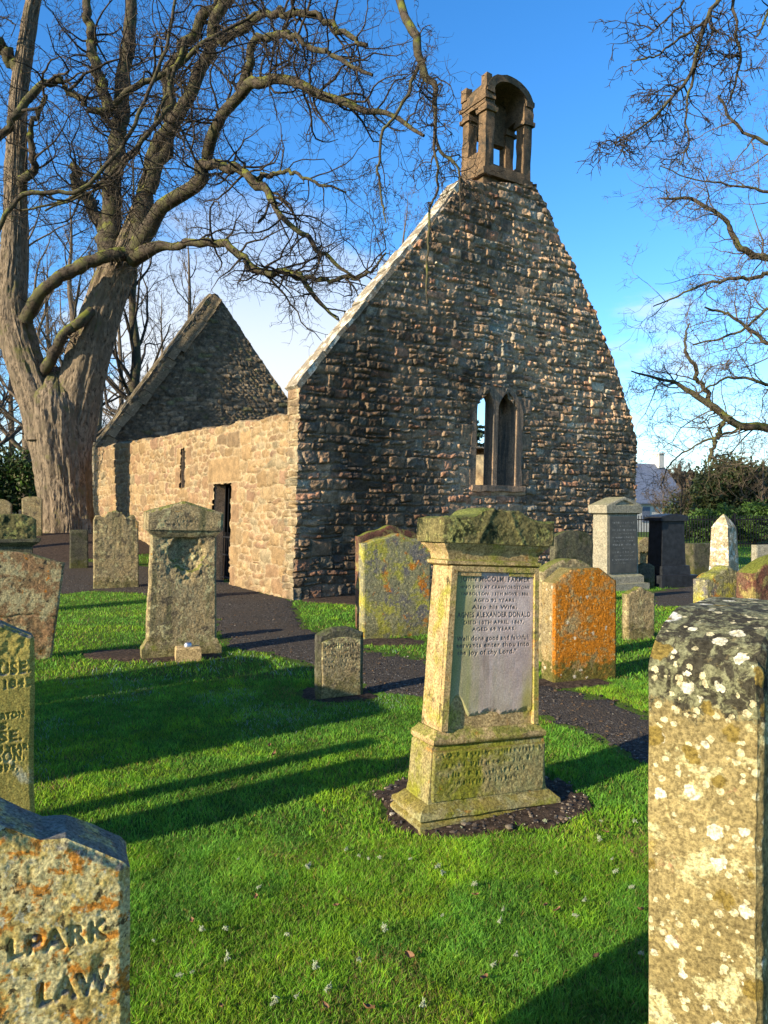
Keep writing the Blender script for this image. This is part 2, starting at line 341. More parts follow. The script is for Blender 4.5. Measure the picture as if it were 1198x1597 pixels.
# ------------------------------------------------------------------ the ruined church
E1 = np.array([0.832, 0.555, 0]); E2 = np.array([-0.555, 0.832, 0]); UP = np.array([0, 0, 1.0])
C0 = np.array([-1.66, 13.33, 0]); KW, KL, KT = 9.6, 15.5, 0.44; LEAN = 0.035
def kp(s, d, z, lean=LEAN): return C0 + E1 * (s + lean * z) + E2 * d + UP * z
def gs(x, y):
    """photo pixel -> (s, z) on the front face of the gable"""
    z = 3.0
    for _ in range(30):
        r = (x - 599) / F; s = (r * (C0[1] + E1[1] * LEAN * z) - C0[0] - E1[0] * LEAN * z) / (E1[0] - r * E1[1]); Z = C0[1] + E1[1] * (s + LEAN * z); z = EYE + (800 - y) / F * Z
    return s, z
church = empty('ruined_church', (0, 0, 0), label='roofless ruined stone church with two tall gables, a bellcote and a twin lancet window', cat='church')

def rubble(s, z, seed, rh, wid, warp, zmax, overrides=()):
    rng = np.random.default_rng(seed)
    ws = s + warp * fbm(s * 1.1, z * 1.1, 0, 3, seed) + 0.35 * warp * fbm(s * 6, z * 6, 1, 2, seed + 5)
    wz = z + 0.8 * warp * fbm(s * 0.9, z * 1.3, 7, 3, seed + 9) + 0.3 * warp * fbm(s * 6, z * 6, 4, 2, seed + 6)
    zb = [-1.0]
    while zb[-1] < zmax + 1: zb.append(zb[-1] + rng.uniform(*rh))
    zb = np.array(zb); r = np.clip(np.searchsorted(zb, wz) - 1, 0, len(zb) - 2)
    d = np.minimum(wz - zb[r], zb[r + 1] - wz); zc = (zb[r] + zb[r + 1]) / 2; hh = zb[r + 1] - zb[r]
    ID = np.zeros(s.shape, np.int64); sc = np.zeros(s.shape); ww = np.ones(s.shape); lo, hi = ws.min() - 1, ws.max() + 1
    for q in np.unique(r):
        sb = [lo - rng.uniform(0, .4)]
        while sb[-1] < hi: sb.append(sb[-1] + rng.uniform(*wid) * (0.6 + 0.8 * rng.random()))
        sb = np.array(sb); mk = r == q; k = np.clip(np.searchsorted(sb, ws[mk]) - 1, 0, len(sb) - 2)
        d[mk] = np.minimum(d[mk], np.minimum(ws[mk] - sb[k], sb[k + 1] - ws[mk])); ID[mk] = q * 997 + k; sc[mk] = (sb[k] + sb[k + 1]) / 2; ww[mk] = sb[k + 1] - sb[k]
    h1 = _hash(ID, ID * 0, ID * 0, seed)
    sp = (h1 > 0.55) & (hh > 0.6 * rh[1])                       # some blocks are two thin stones
    zm = zc + (h1 - 0.78) * hh; d = np.where(sp, np.minimum(d, np.abs(wz - zm)), d); ID = np.where(sp & (wz > zm), ID + 500009, ID)
    sv = (_hash(ID, ID * 0 + 3, ID * 0, seed) > 0.6) & (ww > 0.7 * wid[1])
    d = np.where(sv, np.minimum(d, np.abs(ws - sc)), d); ID = np.where(sv & (ws > sc), ID + 900001, ID)
    for k, (s0, s1, z0, z1) in enumerate(overrides):
        a = s + 0.012 * fbm(s * 4, z * 4, 3, 2, seed); b = z + 0.012 * fbm(s * 4, z * 4, 8, 2, seed)
        mk = (a > s0) & (a < s1) & (b > z0) & (b < z1)
        d = np.where(mk, np.minimum(np.minimum(a - s0, s1 - a), np.minimum(b - z0, z1 - b)), d); ID = np.where(mk, 7000003 + k, ID); sc = np.where(mk, (s0 + s1) / 2, sc); zc = np.where(mk, (z0 + z1) / 2, zc)
        out = (a > s0 - 0.015) & (a < s1 + 0.015) & (b > z0 - 0.015) & (b < z1 + 0.015) & ~mk; d = np.where(out, 0.0, d)
    rnd = [_hash(ID, ID * 0 + q, ID * 0, seed + 50) for q in range(6)]
    return d, ID, s - sc, z - zc, rnd
def cells(s, z, seed, fs, fz, jit=0.72, pw=4.5):
    """random rubble: rounded cells, returns edge distance in metres, id and offset from the cell centre"""
    xs = s * fs; zs = z * fz; xi = np.floor(xs); zi = np.floor(zs); best = np.full(s.shape, 9.0); sec = np.full(s.shape, 9.0)
    ID = np.zeros(s.shape, np.int64); lx = np.zeros(s.shape); lz = np.zeros(s.shape)
    for dx in (-1, 0, 1, 2):
        for dz in (-1, 0, 1):
            cx = xi + dx; cz = zi + dz
            off = 0.5 * (np.mod(cz, 2))                            # running bond
            px = cx + off + jit * (_hash(cx, cz, cx * 0, seed) - 0.5); pz = cz + 0.5 + jit * (_hash(cx, cz, cx * 0 + 1, seed) - 0.5)
            a = np.abs(xs - px); b = np.abs(zs - pz); d = (a ** pw + b ** pw) ** (1 / pw) - 0.22 * _hash(cx, cz, cx * 0 + 2, seed)
            nb = d < best; sec = np.where(nb, best, np.minimum(sec, d)); ID = np.where(nb, ((cx + 5000) * 10007 + cz + 5000).astype(np.int64), ID); lx = np.where(nb, xs - px, lx); lz = np.where(nb, zs - pz, lz); best = np.minimum(best, d)
    return (sec - best) * 0.5 / max(fs, fz) * 1.15, ID, lx / fs, lz / fz
def rubble2(s, z, seed, sty, overrides=()):
    wp = sty['warp']; ws = s + wp * fbm(s * 1.4, z * 1.4, 0, 3, seed) + 0.2 * wp * fbm(s * 7, z * 7, 1, 2, seed + 5); wz = z + 0.7 * wp * fbm(s * 1.2, z * 1.5, 7, 3, seed + 9) + 0.2 * wp * fbm(s * 7, z * 7, 4, 2, seed + 6)
    A = cells(ws, wz, seed, *sty['ca'], *sty.get('cj', (0.72, 4.5))); B = cells(ws, wz, seed + 1, *sty['cb'], *sty.get('cj', (0.72, 4.5))); mk = fbm(s * 1.3, z * 2.6, 3, 2, seed + 2) + 0.25 * (_hash(A[1], A[1] * 0, A[1] * 0, seed) - 0.5) > sty['mixt']
    d, ID, lx, lz = [np.where(mk, a, b) for a, b in zip(A, B)]; ID = np.where(mk, ID, ID + 77777777); d = np.minimum(d, np.where(mk, 1.0, A[0] + 0.012))
    rnd = [_hash(ID, ID * 0 + q, ID * 0, seed + 50) for q in range(6)]
    for k, (s0, s1, z0, z1) in enumerate(overrides):
        a = s + 0.015 * fbm(s * 4, z * 4, 3, 2, seed); b = z + 0.015 * fbm(s * 4, z * 4, 8, 2, seed); m_ = (a > s0) & (a < s1) & (b > z0) & (b < z1)
        d = np.where(m_, np.minimum(np.minimum(a - s0, s1 - a), np.minimum(b - z0, z1 - b)), d); ID = np.where(m_, 700000000 + k, ID); lx = np.where(m_, 0, lx); lz = np.where(m_, 0, lz); rnd[3] = np.where(m_, 0.1 + 0.1 * k % 0.4, rnd[3]); rnd[0] = np.where(m_, 0.3, rnd[0])
    return d, ID, lx, lz, rnd
def pick(pal, r):
    pal = np.array(pal); w = np.cumsum(pal[:, 3]) / pal[:, 3].sum(); k = np.clip(np.searchsorted(w, r), 0, len(pal) - 1); return pal[k, :3]
STY_GABLE = dict(ca=(2.4, 5.2), cb=(4.2, 11.5), mixt=-0.05, dome=0.08, rh=(0.11, 0.26), wid=(0.17, 0.46), warp=0.085, relief=0.060, edge=0.022, tilt=0.34, fine=0.026, cj=(0.62, 6.5), mortar=(0.29, 0.235, 0.175),
                 pal=[(0.25, 0.18, 0.125, 3), (0.34, 0.24, 0.16, 3), (0.17, 0.13, 0.10, 2.5), (0.42, 0.28, 0.185, 1.4), (0.21, 0.18, 0.15, 1.5), (0.34, 0.19, 0.125, 1.2), (0.29, 0.26, 0.21, 1.2)])
STY_SIDE = dict(random=True, ca=(1.7, 3.3), cb=(3.0, 6.8), mixt=-0.05, cj=(0.5, 8.0), dome=0.3, vary=0.34, rh=(0.14, 0.34), wid=(0.2, 0.6), warp=0.05, relief=0.042, edge=0.018, tilt=0.09, fine=0.016, mortar=(0.37, 0.30, 0.19),
                pal=[(0.27, 0.19, 0.10, 3), (0.245, 0.165, 0.095, 2.5), (0.29, 0.215, 0.12, 3), (0.22, 0.16, 0.095, 2), (0.25, 0.165, 0.105, 1), (0.24, 0.20, 0.125, 1.2)])
STY_FAR = dict(STY_GABLE, random=True, relief=0.05, fine=0.02, rh=(0.08, 0.2), pal=[(0.28, 0.215, 0.14, 3), (0.37, 0.28, 0.18, 2), (0.20, 0.16, 0.11, 2), (0.42, 0.32, 0.21, 1), (0.23, 0.215, 0.11, 1)], mortar=(0.18, 0.15, 0.11))
def relief(s, z, sty, seed, zmax, overrides=()):
    d, ID, ls, lz, rn = rubble2(s, z, seed, sty, overrides) if sty.get('random') else rubble(s, z, seed, sty['rh'], sty['wid'], sty['warp'], zmax, overrides)
    dm = sstep(-0.003, sty['edge'], d + 0.006 * fbm(s * 25, z * 25, 0, 2, seed + 3) - 0.006)
    h = dm * (0.35 + 0.65 * rn[0]) * sty['relief'] + dm * sty['tilt'] * ((rn[1] - 0.5) * ls + (rn[2] - 0.5) * lz) + sty.get('dome', 0.25) * dm * sty['relief'] * sstep(0, 0.11, d)
    h = h + sty['fine'] * (fbm(s * 14, z * 14, 2, 4, seed + 8, 0.6) + 0.7 * np.abs(fbm(s * 8, z * 13, 5, 3, seed + 18))) * (0.4 + dm) + 0.04 * fbm(s * 0.5, z * 0.5, 4, 2, seed)
    if overrides: h = np.where(ID >= (700000000 if sty.get('random') else 7000003), 0.4 * h + 0.02, h)
    vr = sty.get('vary', 0.56); c = pick(sty['pal'], rn[3]) * (1 - vr / 2 + vr * rn[4])[..., None]
    c = c * (1 - (1 - dm[..., None])) + np.array(sty['mortar']) * (1 - dm[..., None])
    return h, c
def wall(name, origin, es, en, S, zfun, ns, nv, sty, mat, thick, seed, parent, holes=(), overrides=(), lean=0.0, lean_end=None, tint=None, zbase=-0.3, s0=0.0, topsty=None):
    """solid rubble wall: displaced outer face, plain inner face, strips along the top and both ends"""
    u = np.linspace(s0, S, ns); zt = np.array([zfun(q) for q in u]); v = np.linspace(0, 1, nv)
    s = np.broadcast_to(u[None, :], (nv, ns)); z = zbase + v[:, None] * (zt[None, :] - zbase); zm = zt.max()
    h, c = relief(s, z, sty, seed, zm, overrides)
    if tint is not None: c = tint(s, z, c)
    lk = lean if lean_end is None else lean + (lean_end - lean) * s / S
    ld = np.asarray(E1)
    def pos(s, z, out, lk): return origin + es * s[..., None] + en * out[..., None] + UP * z[..., None] + ld * (lk * z)[..., None]
    Vf = pos(s, z, h, lk); idx = np.arange(nv * ns).reshape(nv, ns)
    q = np.stack([idx[:-1, :-1], idx[:-1, 1:], idx[1:, 1:], idx[1:, :-1]], -1).reshape(-1, 4)
    sm = (s[:-1, :-1] + s[1:, 1:]).ravel() / 2; zz = (z[:-1, :-1] + z[1:, 1:]).ravel() / 2; keep = np.ones(len(q), bool)
    for f in holes: keep &= ~f(sm, zz)
    flip = np.dot(np.cross(es, UP), en) < 0
    if flip: q = q[:, ::-1]
    Vs = [Vf.reshape(-1, 3)]; Cs = [c.reshape(-1, 3)]; Qs = [q[keep]]; n = nv * ns
    st = 4; sb = s[::st, ::st]; zb = z[::st, ::st]; hb, cb = relief(sb, zb, sty, seed + 77, zm); lb = lk if np.isscalar(lk) else lk[::st, ::st]
    Vb = pos(sb, zb, -thick - 0.3 * hb, lb * np.ones_like(zb)); ib = np.arange(sb.size).reshape(sb.shape) + n
    qb = np.stack([ib[:-1, :-1], ib[1:, :-1], ib[1:, 1:], ib[:-1, 1:]], -1).reshape(-1, 4); kb = np.ones(len(qb), bool)
    sm = ((sb[:-1, :-1] + sb[1:, 1:]) / 2).ravel(); zz = ((zb[:-1, :-1] + zb[1:, 1:]) / 2).ravel()
    for f in holes: kb &= ~f(sm, zz)
    if flip: qb = qb[:, ::-1]
    Vs.append(Vb.reshape(-1, 3)); Cs.append(cb.reshape(-1, 3)); Qs.append(qb[kb]); n += sb.size
    nt_ = max(6, int(thick / 0.04)); dd = np.linspace(0, 1, nt_)
    for edge in ('top', 'lo', 'hi'):
        if edge == 'top': a = Vf[-1]; es_, ez = u, zt; lks = lk if np.isscalar(lk) else lk[-1]
        elif edge == 'lo': a = Vf[:, 0]; es_, ez = s[:, 0], z[:, 0]; lks = lk if np.isscalar(lk) else lk[:, 0]
        else: a = Vf[:, -1]; es_, ez = s[:, -1], z[:, -1]; lks = lk if np.isscalar(lk) else lk[:, -1]
        b = pos(es_, ez, np.full(len(es_), -thick), lks * np.ones(len(es_)))
        P = a[None] * (1 - dd)[:, None, None] + b[None] * dd[:, None, None]
        along = es_ if edge == 'top' else ez
        A, D = np.meshgrid(along, dd * thick); sty2 = STY_SIDE if edge == 'lo' and sty is STY_GABLE else (topsty if topsty and edge != 'hi' else sty)
        hs, cs = relief(D + (9 if edge == 'lo' else 3), A, sty2, seed + {'top': 5, 'lo': 6, 'hi': 7}[edge], max(along.max(), zm)); env = np.sin(np.pi * dd)[:, None] ** 0.4
        dirn = UP if edge == 'top' else (-es if edge == 'lo' else es)
        P = P + dirn * (hs * env)[..., None]
        ie = np.arange(P.shape[0] * P.shape[1]).reshape(P.shape[:2]) + n
        qe = np.stack([ie[:-1, :-1], ie[:-1, 1:], ie[1:, 1:], ie[1:, :-1]], -1).reshape(-1, 4)
        if (edge == 'lo') != bool(flip): qe = qe[:, ::-1]
        Vs.append(P.reshape(-1, 3)); Cs.append(cs.reshape(-1, 3)); Qs.append(qe); n += P.shape[0] * P.shape[1]
    return mesh_obj(name, np.concatenate(Vs), [np.concatenate(Qs)], mat, parent, True, np.concatenate(Cs), sharp=70)

m_gable = attr_mat('gable_rubble', 3, (7, 40), 0.8, 0.02, lich=[((0.33, 0.36, 0.31), 1.6, 0.66, 0.74), ((0.06, 0.052, 0.045), 0.9, 0.55, 0.7)])
m_side = attr_mat('side_ashlar', 4, (5, 45), 0.5, 0.008, lich=[((0.20, 0.19, 0.12), 2.4, 0.66, 0.76)], dark=0.7)
m_farg = attr_mat('far_gable_rubble', 5, (6, 30), 0.9, 0.03, lich=[((0.13, 0.12, 0.06), 1.2, 0.60, 0.74)])
m_dress = stone_mat('dressed_sandstone', (0.38, 0.26, 0.17), (0.26, 0.19, 0.135), 6, layers=[((0.10, 0.09, 0.07), 6, 0.56, 0.68)], bump=0.7, bdist=0.01, grain=45, streak=((0.13, 0.11, 0.09), 0.45, 0.62))
m_coping = stone_mat('coping_stone', (0.34, 0.29, 0.21), (0.24, 0.20, 0.15), 7, layers=[((0.58, 0.56, 0.48), 5, 0.50, 0.58), ((0.15, 0.14, 0.09), 4, 0.62, 0.72)], bump=0.6, bdist=0.01)
m_bell = stone_mat('bellcote_stone', (0.24, 0.16, 0.095), (0.10, 0.075, 0.05), 9, layers=[((0.06, 0.055, 0.045), 4, 0.56, 0.66), ((0.22, 0.19, 0.07), 5, 0.62, 0.72)], moss=0.7, bump=0.8, bdist=0.015, mossc=(0.05, 0.055, 0.02))
m_iron = plain_mat('black_iron', (0.012, 0.012, 0.014), 0.4, 30, 0.55, 0.2)

# front gable outline
LV = [(467, 607), (515, 543), (560, 487), (627, 407), (722, 285)]
RV = [(833, 290), (850, 318), (870, 368), (905, 438), (935, 512), (960, 580), (980, 640), (992, 684)]
og = [gs(*p) for p in LV + RV]
og_s = np.array([p[0] for p in og]); og_z = np.array([p[1] for p in og]); og_s[0] = 0.0
bs_, bz_ = gs(755, 262); BW = 1.36                              # foot of the bellcote
def gable_z(s):
    z = float(np.interp(s, og_s, og_z)); 
    if og_s[4] <= s <= og_s[5]: z = min(max(z, og_z[4]), bz_ + 0.02)
    if s > og_s[5]: z += 0.04 * float(fbm(s * 5, 0.3, 0, 2, 4)) + 0.03 * (math.floor(s * 4.2) * 0.618 % 1 - 0.5)
    return z
KW = float(og_s[-1]) + 0.02
l0, l1 = gs(741, 700)[0], gs(767.5, 700)[0]; r0, r1 = gs(774, 700)[0], gs(803, 700)[0]
wz0 = gs(750, 758)[1]; wsp = gs(760, 642)[1]; wtp = gs(758, 608)[1]
def win_hole(s, z):
    a, b = l0 - 0.10, r1 + 0.10
    return (s > a) & (s < b) & (z > wz0 - 0.06) & (z < wsp - 0.05 + (wtp + 0.12 - wsp) * np.clip(1 - np.abs((s - (a + b) / 2) / ((b - a) / 2)) ** 1.5, 0, 1))
jl0, jr1 = gs(716, 700)[0], gs(826, 700)[0]
ovr = [(jl0 + 0.25 * (k % 2), l0 + 0.03, wz0 + 0.45 * k - 0.05, wz0 + 0.45 * k + 0.38) for k in range(4)] + [(r1 - 0.03, jr1 - 0.22 * (k % 2), wz0 + 0.4 * k, wz0 + 0.4 * k + 0.38) for k in range(5)]
ovr += [(l0 - 0.2, (l0 + r1) / 2 - 0.1, wz0 - 0.24, wz0 - 0.02), ((l0 + r1) / 2 - 0.1, r1 + 0.35, wz0 - 0.22, wz0 - 0.02)]
_rg = random.Random(9)
for _ in range(45):                                               # larger squared blocks scattered through the rubble
    a_, b_ = _rg.uniform(0.2, KW - 0.8), _rg.uniform(0.1, 8.2); w_, h_ = _rg.uniform(0.28, 0.62), _rg.uniform(0.16, 0.30)
    if all(a_ > o[1] or a_ + w_ < o[0] or b_ > o[3] or b_ + h_ < o[2] for o in ovr): ovr.append((a_, a_ + w_, b_, b_ + h_))
def gable_tint(s, z, c):
    c = c * np.array([1.30, 1.23, 1.12])
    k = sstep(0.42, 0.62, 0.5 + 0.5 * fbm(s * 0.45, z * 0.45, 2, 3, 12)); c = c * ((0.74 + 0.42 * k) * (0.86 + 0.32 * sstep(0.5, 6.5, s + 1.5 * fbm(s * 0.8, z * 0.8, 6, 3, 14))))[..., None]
    so_ = sstep(0.05, 0.35, fbm(s * 0.7, z * 0.5, 8, 4, 61) + 0.25 * sstep(6.0, 9.0, z) + 0.22 * sstep(2.2, 0.3, s) - 0.12 * sstep(4, 8, s)); c = c * (1 - 0.42 * so_[..., None])   # darker blotches, denser towards the top and left
    b = np.exp(-((s - gs(770, 515)[0]) / 0.45) ** 2 - ((z - gs(770, 515)[1]) / 0.75) ** 2) * sstep(-0.1, 0.3, fbm(s * 5, z * 5, 3, 3, 8))
    return c * (1 - b[..., None]) + np.array([0.30, 0.33, 0.29]) * b[..., None]
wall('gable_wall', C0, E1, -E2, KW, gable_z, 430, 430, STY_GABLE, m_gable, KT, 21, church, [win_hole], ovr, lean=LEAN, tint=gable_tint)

# side wall with slit and doorway
SL = (5.93, 6.27, 2.20, 3.19); DR = (2.97, 3.97, -0.4, 2.22)
def rect_hole(r): return lambda s, z: (s > r[0]) & (s < r[1]) & (z > r[2]) & (z < r[3])
def side_z(t): return 3.38 + 0.03 * t + 0.05 * float(fbm(t * 2.5, 0, 0, 3, 3)) + 0.04 * ((math.floor(t * 3.1) * 0.618) % 1)
so = [(2.55, 4.35, 2.24, 2.80), (5.55, 5.91, 2.2, 2.7), (5.5, 5.91, 2.74, 3.2), (6.29, 6.7, 2.2, 2.75), (6.29, 6.6, 2.78, 3.22), (5.7, 6.5, 1.95, 2.18)]
so += [(DR[1] + 0.02, DR[1] + 0.32 + 0.15 * (k % 2), 0.02 + 0.45 * k, 0.44 + 0.45 * k) for k in range(5)] + [(DR[0] - 0.34 - 0.15 * (k % 2), DR[0] - 0.02, 0.02 + 0.45 * k, 0.44 + 0.45 * k) for k in range(5)]
wall('side_wall', C0, E2, -E1, KL, side_z, 620, 150, STY_SIDE, m_side, 0.8, 31, church, [rect_hole(SL), rect_hole(DR)], so, lean=LEAN, lean_end=0.0, s0=0.28, tint=lambda s, z, c: c * np.array([0.92, 0.87, 0.83]))
wall('side_wall', C0 + E1 * (KW - 0.12) + E2 * 0.5, E2, E1, KL - 0.6, side_z, 160, 60, STY_SIDE, m_side, 0.8, 41, church, lean=LEAN, lean_end=0.0)

def ksolid(mb, s0, s1, d0, d1, z0, z1, lean=LEAN, sub=3):
    """subdivided block in church coordinates"""
    for f in range(6):
        a = np.linspace(0, 1, sub + 1); A, B = np.meshgrid(a, a); A = A.ravel(); B = B.ravel(); fx = np.full_like(A, f % 2)
        S, D, Z = [(fx, A, B), (A, fx, B), (A, B, fx)][f // 2]
        V = np.array([kp(s0 + (s1 - s0) * p, d0 + (d1 - d0) * q, z0 + (z1 - z0) * r, lean) for p, q, r in zip(S, D, Z)])
        i = np.arange((sub + 1) ** 2).reshape(sub + 1, sub + 1); Q = np.stack([i[:-1, :-1], i[:-1, 1:], i[1:, 1:], i[1:, :-1]], -1).reshape(-1, 4)
        if f in (0, 3, 4): Q = Q[:, ::-1]
        mb.add(V, Q=Q)
# slit and door linings, iron gate
for nm, r, dep in (('slit_lining', SL, 0.8), ('door_lining', DR, 0.26)):
    mb = MB(); lk = LEAN * (1 - r[0] / KL)
    ksolid(mb, 0.0, dep, r[0] - 0.07, r[0] - 0.002, r[2], r[3] + 0.05, lk); ksolid(mb, 0.0, dep, r[1] + 0.002, r[1] + 0.07, r[2], r[3] + 0.05, lk); ksolid(mb, 0.0, dep, r[0] - 0.05, r[1] + 0.05, r[3] + 0.002, r[3] + 0.07, lk)
    if nm == 'slit_lining': ksolid(mb, 0.0, 0.8, SL[0] - 0.05, SL[1] + 0.05, SL[2] - 0.06, SL[2] - 0.002, LEAN * 0.6)
    mb.build(nm, m_dress, church, True, 40, 0.012, 6)
gate = MB()
for k in range(9):
    t = DR[0] + 0.05 + k * 0.1125; lk = LEAN * 0.78
    ksolid(gate, 0.20, 0.22, t - 0.009, t + 0.009, 0.05, 1.15 if k not in (0, 8) else 1.25, lk, 1)
for z in (0.12, 0.62, 1.02): ksolid(gate, 0.194, 0.226, DR[0] + 0.02, DR[1] - 0.02, z, z + 0.035, LEAN * 0.78, 1)
for k in range(5):
    t = DR[0] + 0.1 + k * 0.2; ksolid(gate, 0.20, 0.22, t - 0.009, t + 0.009, 1.15, 2.15, LEAN * 0.78, 1)
gobj = gate.build('gate', m_iron, church)

# twin lancet window: dressed surround with two pointed lights, mullion between, embrasure behind
def lancet(a, b, z0, zs, zt, n=10):
    c, hw = (a + b) / 2, (b - a) / 2; R = [(b, z0)]
    for k in range(n + 1):
        q = math.radians(60) * k / n; R.append((c - hw + 2 * hw * math.cos(q), zs + (zt - zs) * math.sin(q) / math.sin(math.radians(60))))
    return R + [(2 * c - x, z) for x, z in R[::-1][1:]]
outer = ragged(lancet(l0 - 0.17, r1 + 0.17, wz0 - 0.10, wsp - 0.02, wtp + 0.27, 12), 0.09, 0.07, 33)
outer = [tuple(q) for q in outer]
lights = [lancet(l0, l1, wz0, wsp, wtp), lancet(r0, r1, wz0, wsp, wtp - 0.02)]
def plate(name, outer, inner, d0, d1, mat, parent):
    pts = [Vector(p) for p in outer]; loops = [list(range(len(outer)))]
    for l in inner: loops.append(list(range(len(pts), len(pts) + len(l)))); pts += [Vector(p) for p in l]
    ov, _, of, oi, *_ = delaunay_2d_cdt(pts, [], loops, 0, 1e-6); T = []; O = np.array([(p.x, p.y) for p in ov])
    for f in of:
        cc = O[list(f)].mean(0)
        if inpoly(cc[:1], cc[1:], outer)[0] and not any(inpoly(cc[:1], cc[1:], l)[0] for l in inner): T.append(f)
    mb = MB(); Fv = np.array([kp(s, d0, z) for s, z in O]); Bv = np.array([kp(s, d1, z) for s, z in O]); T = np.array(T)
    a, b, c = Fv[T[:, 0]], Fv[T[:, 1]], Fv[T[:, 2]]; fl = np.cross(b - a, c - a) @ (-E2) < 0; T[fl] = T[fl][:, ::-1]
    mb.add(Fv, T=T); mb.add(Bv, T=T[:, ::-1])
    for k, l in enumerate([outer] + inner):
        l = np.array(l); m = len(l); V = np.concatenate([[kp(s, d0 + (0.03 if k else 0.0), z) for s, z in l], [kp(s, d1, z) for s, z in l]]); Q = np.array([[q, (q + 1) % m, m + (q + 1) % m, m + q] for q in range(m)])
        if k == 0: Q = Q[:, ::-1]
        mb.add(V, Q=Q)
        if k:                                                     # small chamfer round each light
            ce = l.mean(0); V2 = np.concatenate([[kp(s, d0 - 0.001, z) for s, z in (ce + (l - ce) * [1.10, 1.02])], [kp(s, d0 + 0.03, z) for s, z in l]])
            mb.add(V2, Q=Q)
    return mb.build(name, mat, parent, False, 40, 0.004, 8)
win = plate('lancet_window', outer, lights, -0.045, 0.22, m_dress, church)
mb = MB(); zc_ = wtp + 0.35
ksolid(mb, r1 + 0.02, r1 + 0.40, 0.222, 1.05, wz0 - 0.25, zc_); ksolid(mb, l0 - 0.45, l0 - 0.02, 0.222, 1.05, wz0 - 0.25, zc_)
ksolid(mb, l0 - 0.02, r1 + 0.02, 0.222, 1.05, wz0 - 0.25, wz0 - 0.02); ksolid(mb, l0 - 0.02, r1 + 0.02, 0.222, 1.05, wtp - 0.0, zc_)
mb.build('embrasure', m_dress, win, True, 40, 0.01, 5)
mb = MB(); ksolid(mb, l0 - 0.12, r1 + 0.26, -0.09, 0.12, wz0 - 0.13, wz0 - 0.005, sub=8); mb.build('sill', m_dress, win, True, 60, 0.035, 6)

# coping slabs on the left verge, kneeler
mb = MB(); rng = np.random.default_rng(5); P = [np.array(gs(*p)) for p in LV]; P[0][0] = 0.0
Lc = [0]; 
for a, b in zip(P[:-1], P[1:]): Lc.append(Lc[-1] + np.linalg.norm(b - a))
def lv(q): return np.array([np.interp(q, Lc, [p[0] for p in P]), np.interp(q, Lc, [p[1] for p in P])])
q = 0.0
while q < Lc[-1] - 0.1:
    ln = min(rng.uniform(0.55, 0.95), Lc[-1] - q); a, b = lv(q), lv(q + ln - 0.012); t = (b - a) / np.linalg.norm(b - a); nn = np.array([-t[1], t[0]]); th = rng.uniform(0.06, 0.10); o0 = rng.uniform(-0.07, -0.02)
    for f in range(1):
        cs = [a - nn * 0.02, b - nn * 0.02, b + nn * th, a + nn * th]
        nd = 5; ns_ = 4; V = []
        for jd in range(nd + 1):
            d = o0 + (KT + 0.06) * jd / nd
            ring = []
            for k in range(4):
                for w in range(ns_): ring.append(cs[k] + (cs[(k + 1) % 4] - cs[k]) * w / ns_)
            V += [kp(s, d, z) for s, z in ring]
        m = 16; V = np.array(V); Q = [[jd * m + k, jd * m + (k + 1) % m, (jd + 1) * m + (k + 1) % m, (jd + 1) * m + k] for jd in range(nd) for k in range(m)]
        mb.add(V, Q=Q, N=[list(range(m))[::-1], list(range(nd * m, nd * m + m))])
    q += ln
cop = mb.build('coping', m_coping, church, True, 50, 0.03, 4)

# bellcote
bell = MB(); dB = 0.80; z0 = bz_
def blk(s0, s1, d0, d1, a, b, sub=3): ksolid(bell, bs_ + s0, bs_ + s1, d0 - 0.03, d1 - 0.03, z0 + a, z0 + b, sub=sub)
blk(-0.05, BW + 0.05, -0.02, dB + 0.05, -0.14, 0.0, 5); blk(0.05, BW - 0.05, 0.1, dB, -0.75, -0.14, 4)
blk(0, BW, 0, 0.2, 0.0, 0.13, 5); blk(0, 0.2, 0.2, dB, 0.0, 0.42, 4); blk(BW - 0.2, BW, 0.2, dB, 0.0, 0.36, 4); blk(0.2, BW - 0.2, dB - 0.2, dB, 0, 0.1, 4)
for s0 in (0.0, BW - 0.24):
    for d0, wd in ((0.0, 0.24), (dB - 0.22, 0.22)):
        blk(s0, s0 + 0.24, d0, d0 + wd, 0.0 if d0 == 0 else 0.10, 1.26, 6)
        blk(s0 - 0.05, s0 + 0.29, d0 - 0.05, d0 + wd + 0.05, 1.24, 1.33, 3); blk(s0 - 0.02, s0 + 0.26, d0 - 0.02, d0 + wd + 0.02, 1.33, 1.41, 2)
blk(-0.03, 0.24, 0.0, dB, 1.41, 1.76, 5); blk(BW - 0.24, BW + 0.03, 0.0, dB, 1.41, 1.72, 5); blk(-0.06, 0.22, -0.05, dB + 0.04, 1.50, 1.57, 5)
blk(0.2, BW - 0.2, dB - 0.18, dB, 0.98, 1.9, 5)                    # closed upper back
blk(-0.04, 0.12, -0.02, 0.14, 1.74, 2.04, 3); blk(-0.06, 0.10, dB - 0.18, dB, 1.72, 2.0, 3); blk(BW - 0.1, BW + 0.05, -0.02, 0.16, 1.70, 1.82, 3)
na = 14; V = []; rin, rout = BW / 2 - 0.20, BW / 2 + 0.0              # stone barrel roof
for jd in range(7):
    d = -0.06 + (dB + 0.06) * jd / 6
    for rr, hz in ((rout, 0.50), (rin, 0.36)):
        for k in range(na + 1):
            th = math.pi * k / na; V.append(kp(bs_ + BW / 2 - rr * math.cos(th), d, z0 + 1.66 + hz * math.sin(th) ** 0.8))
m = 2 * (na + 1); Q = []
for jd in range(6):
    for k in range(na):
        a = jd * m + k; Q.append([a, a + 1, a + 1 + m, a + m]); b = jd * m + na + 1 + k; Q.append([b + 1, b, b + m, b + 1 + m])
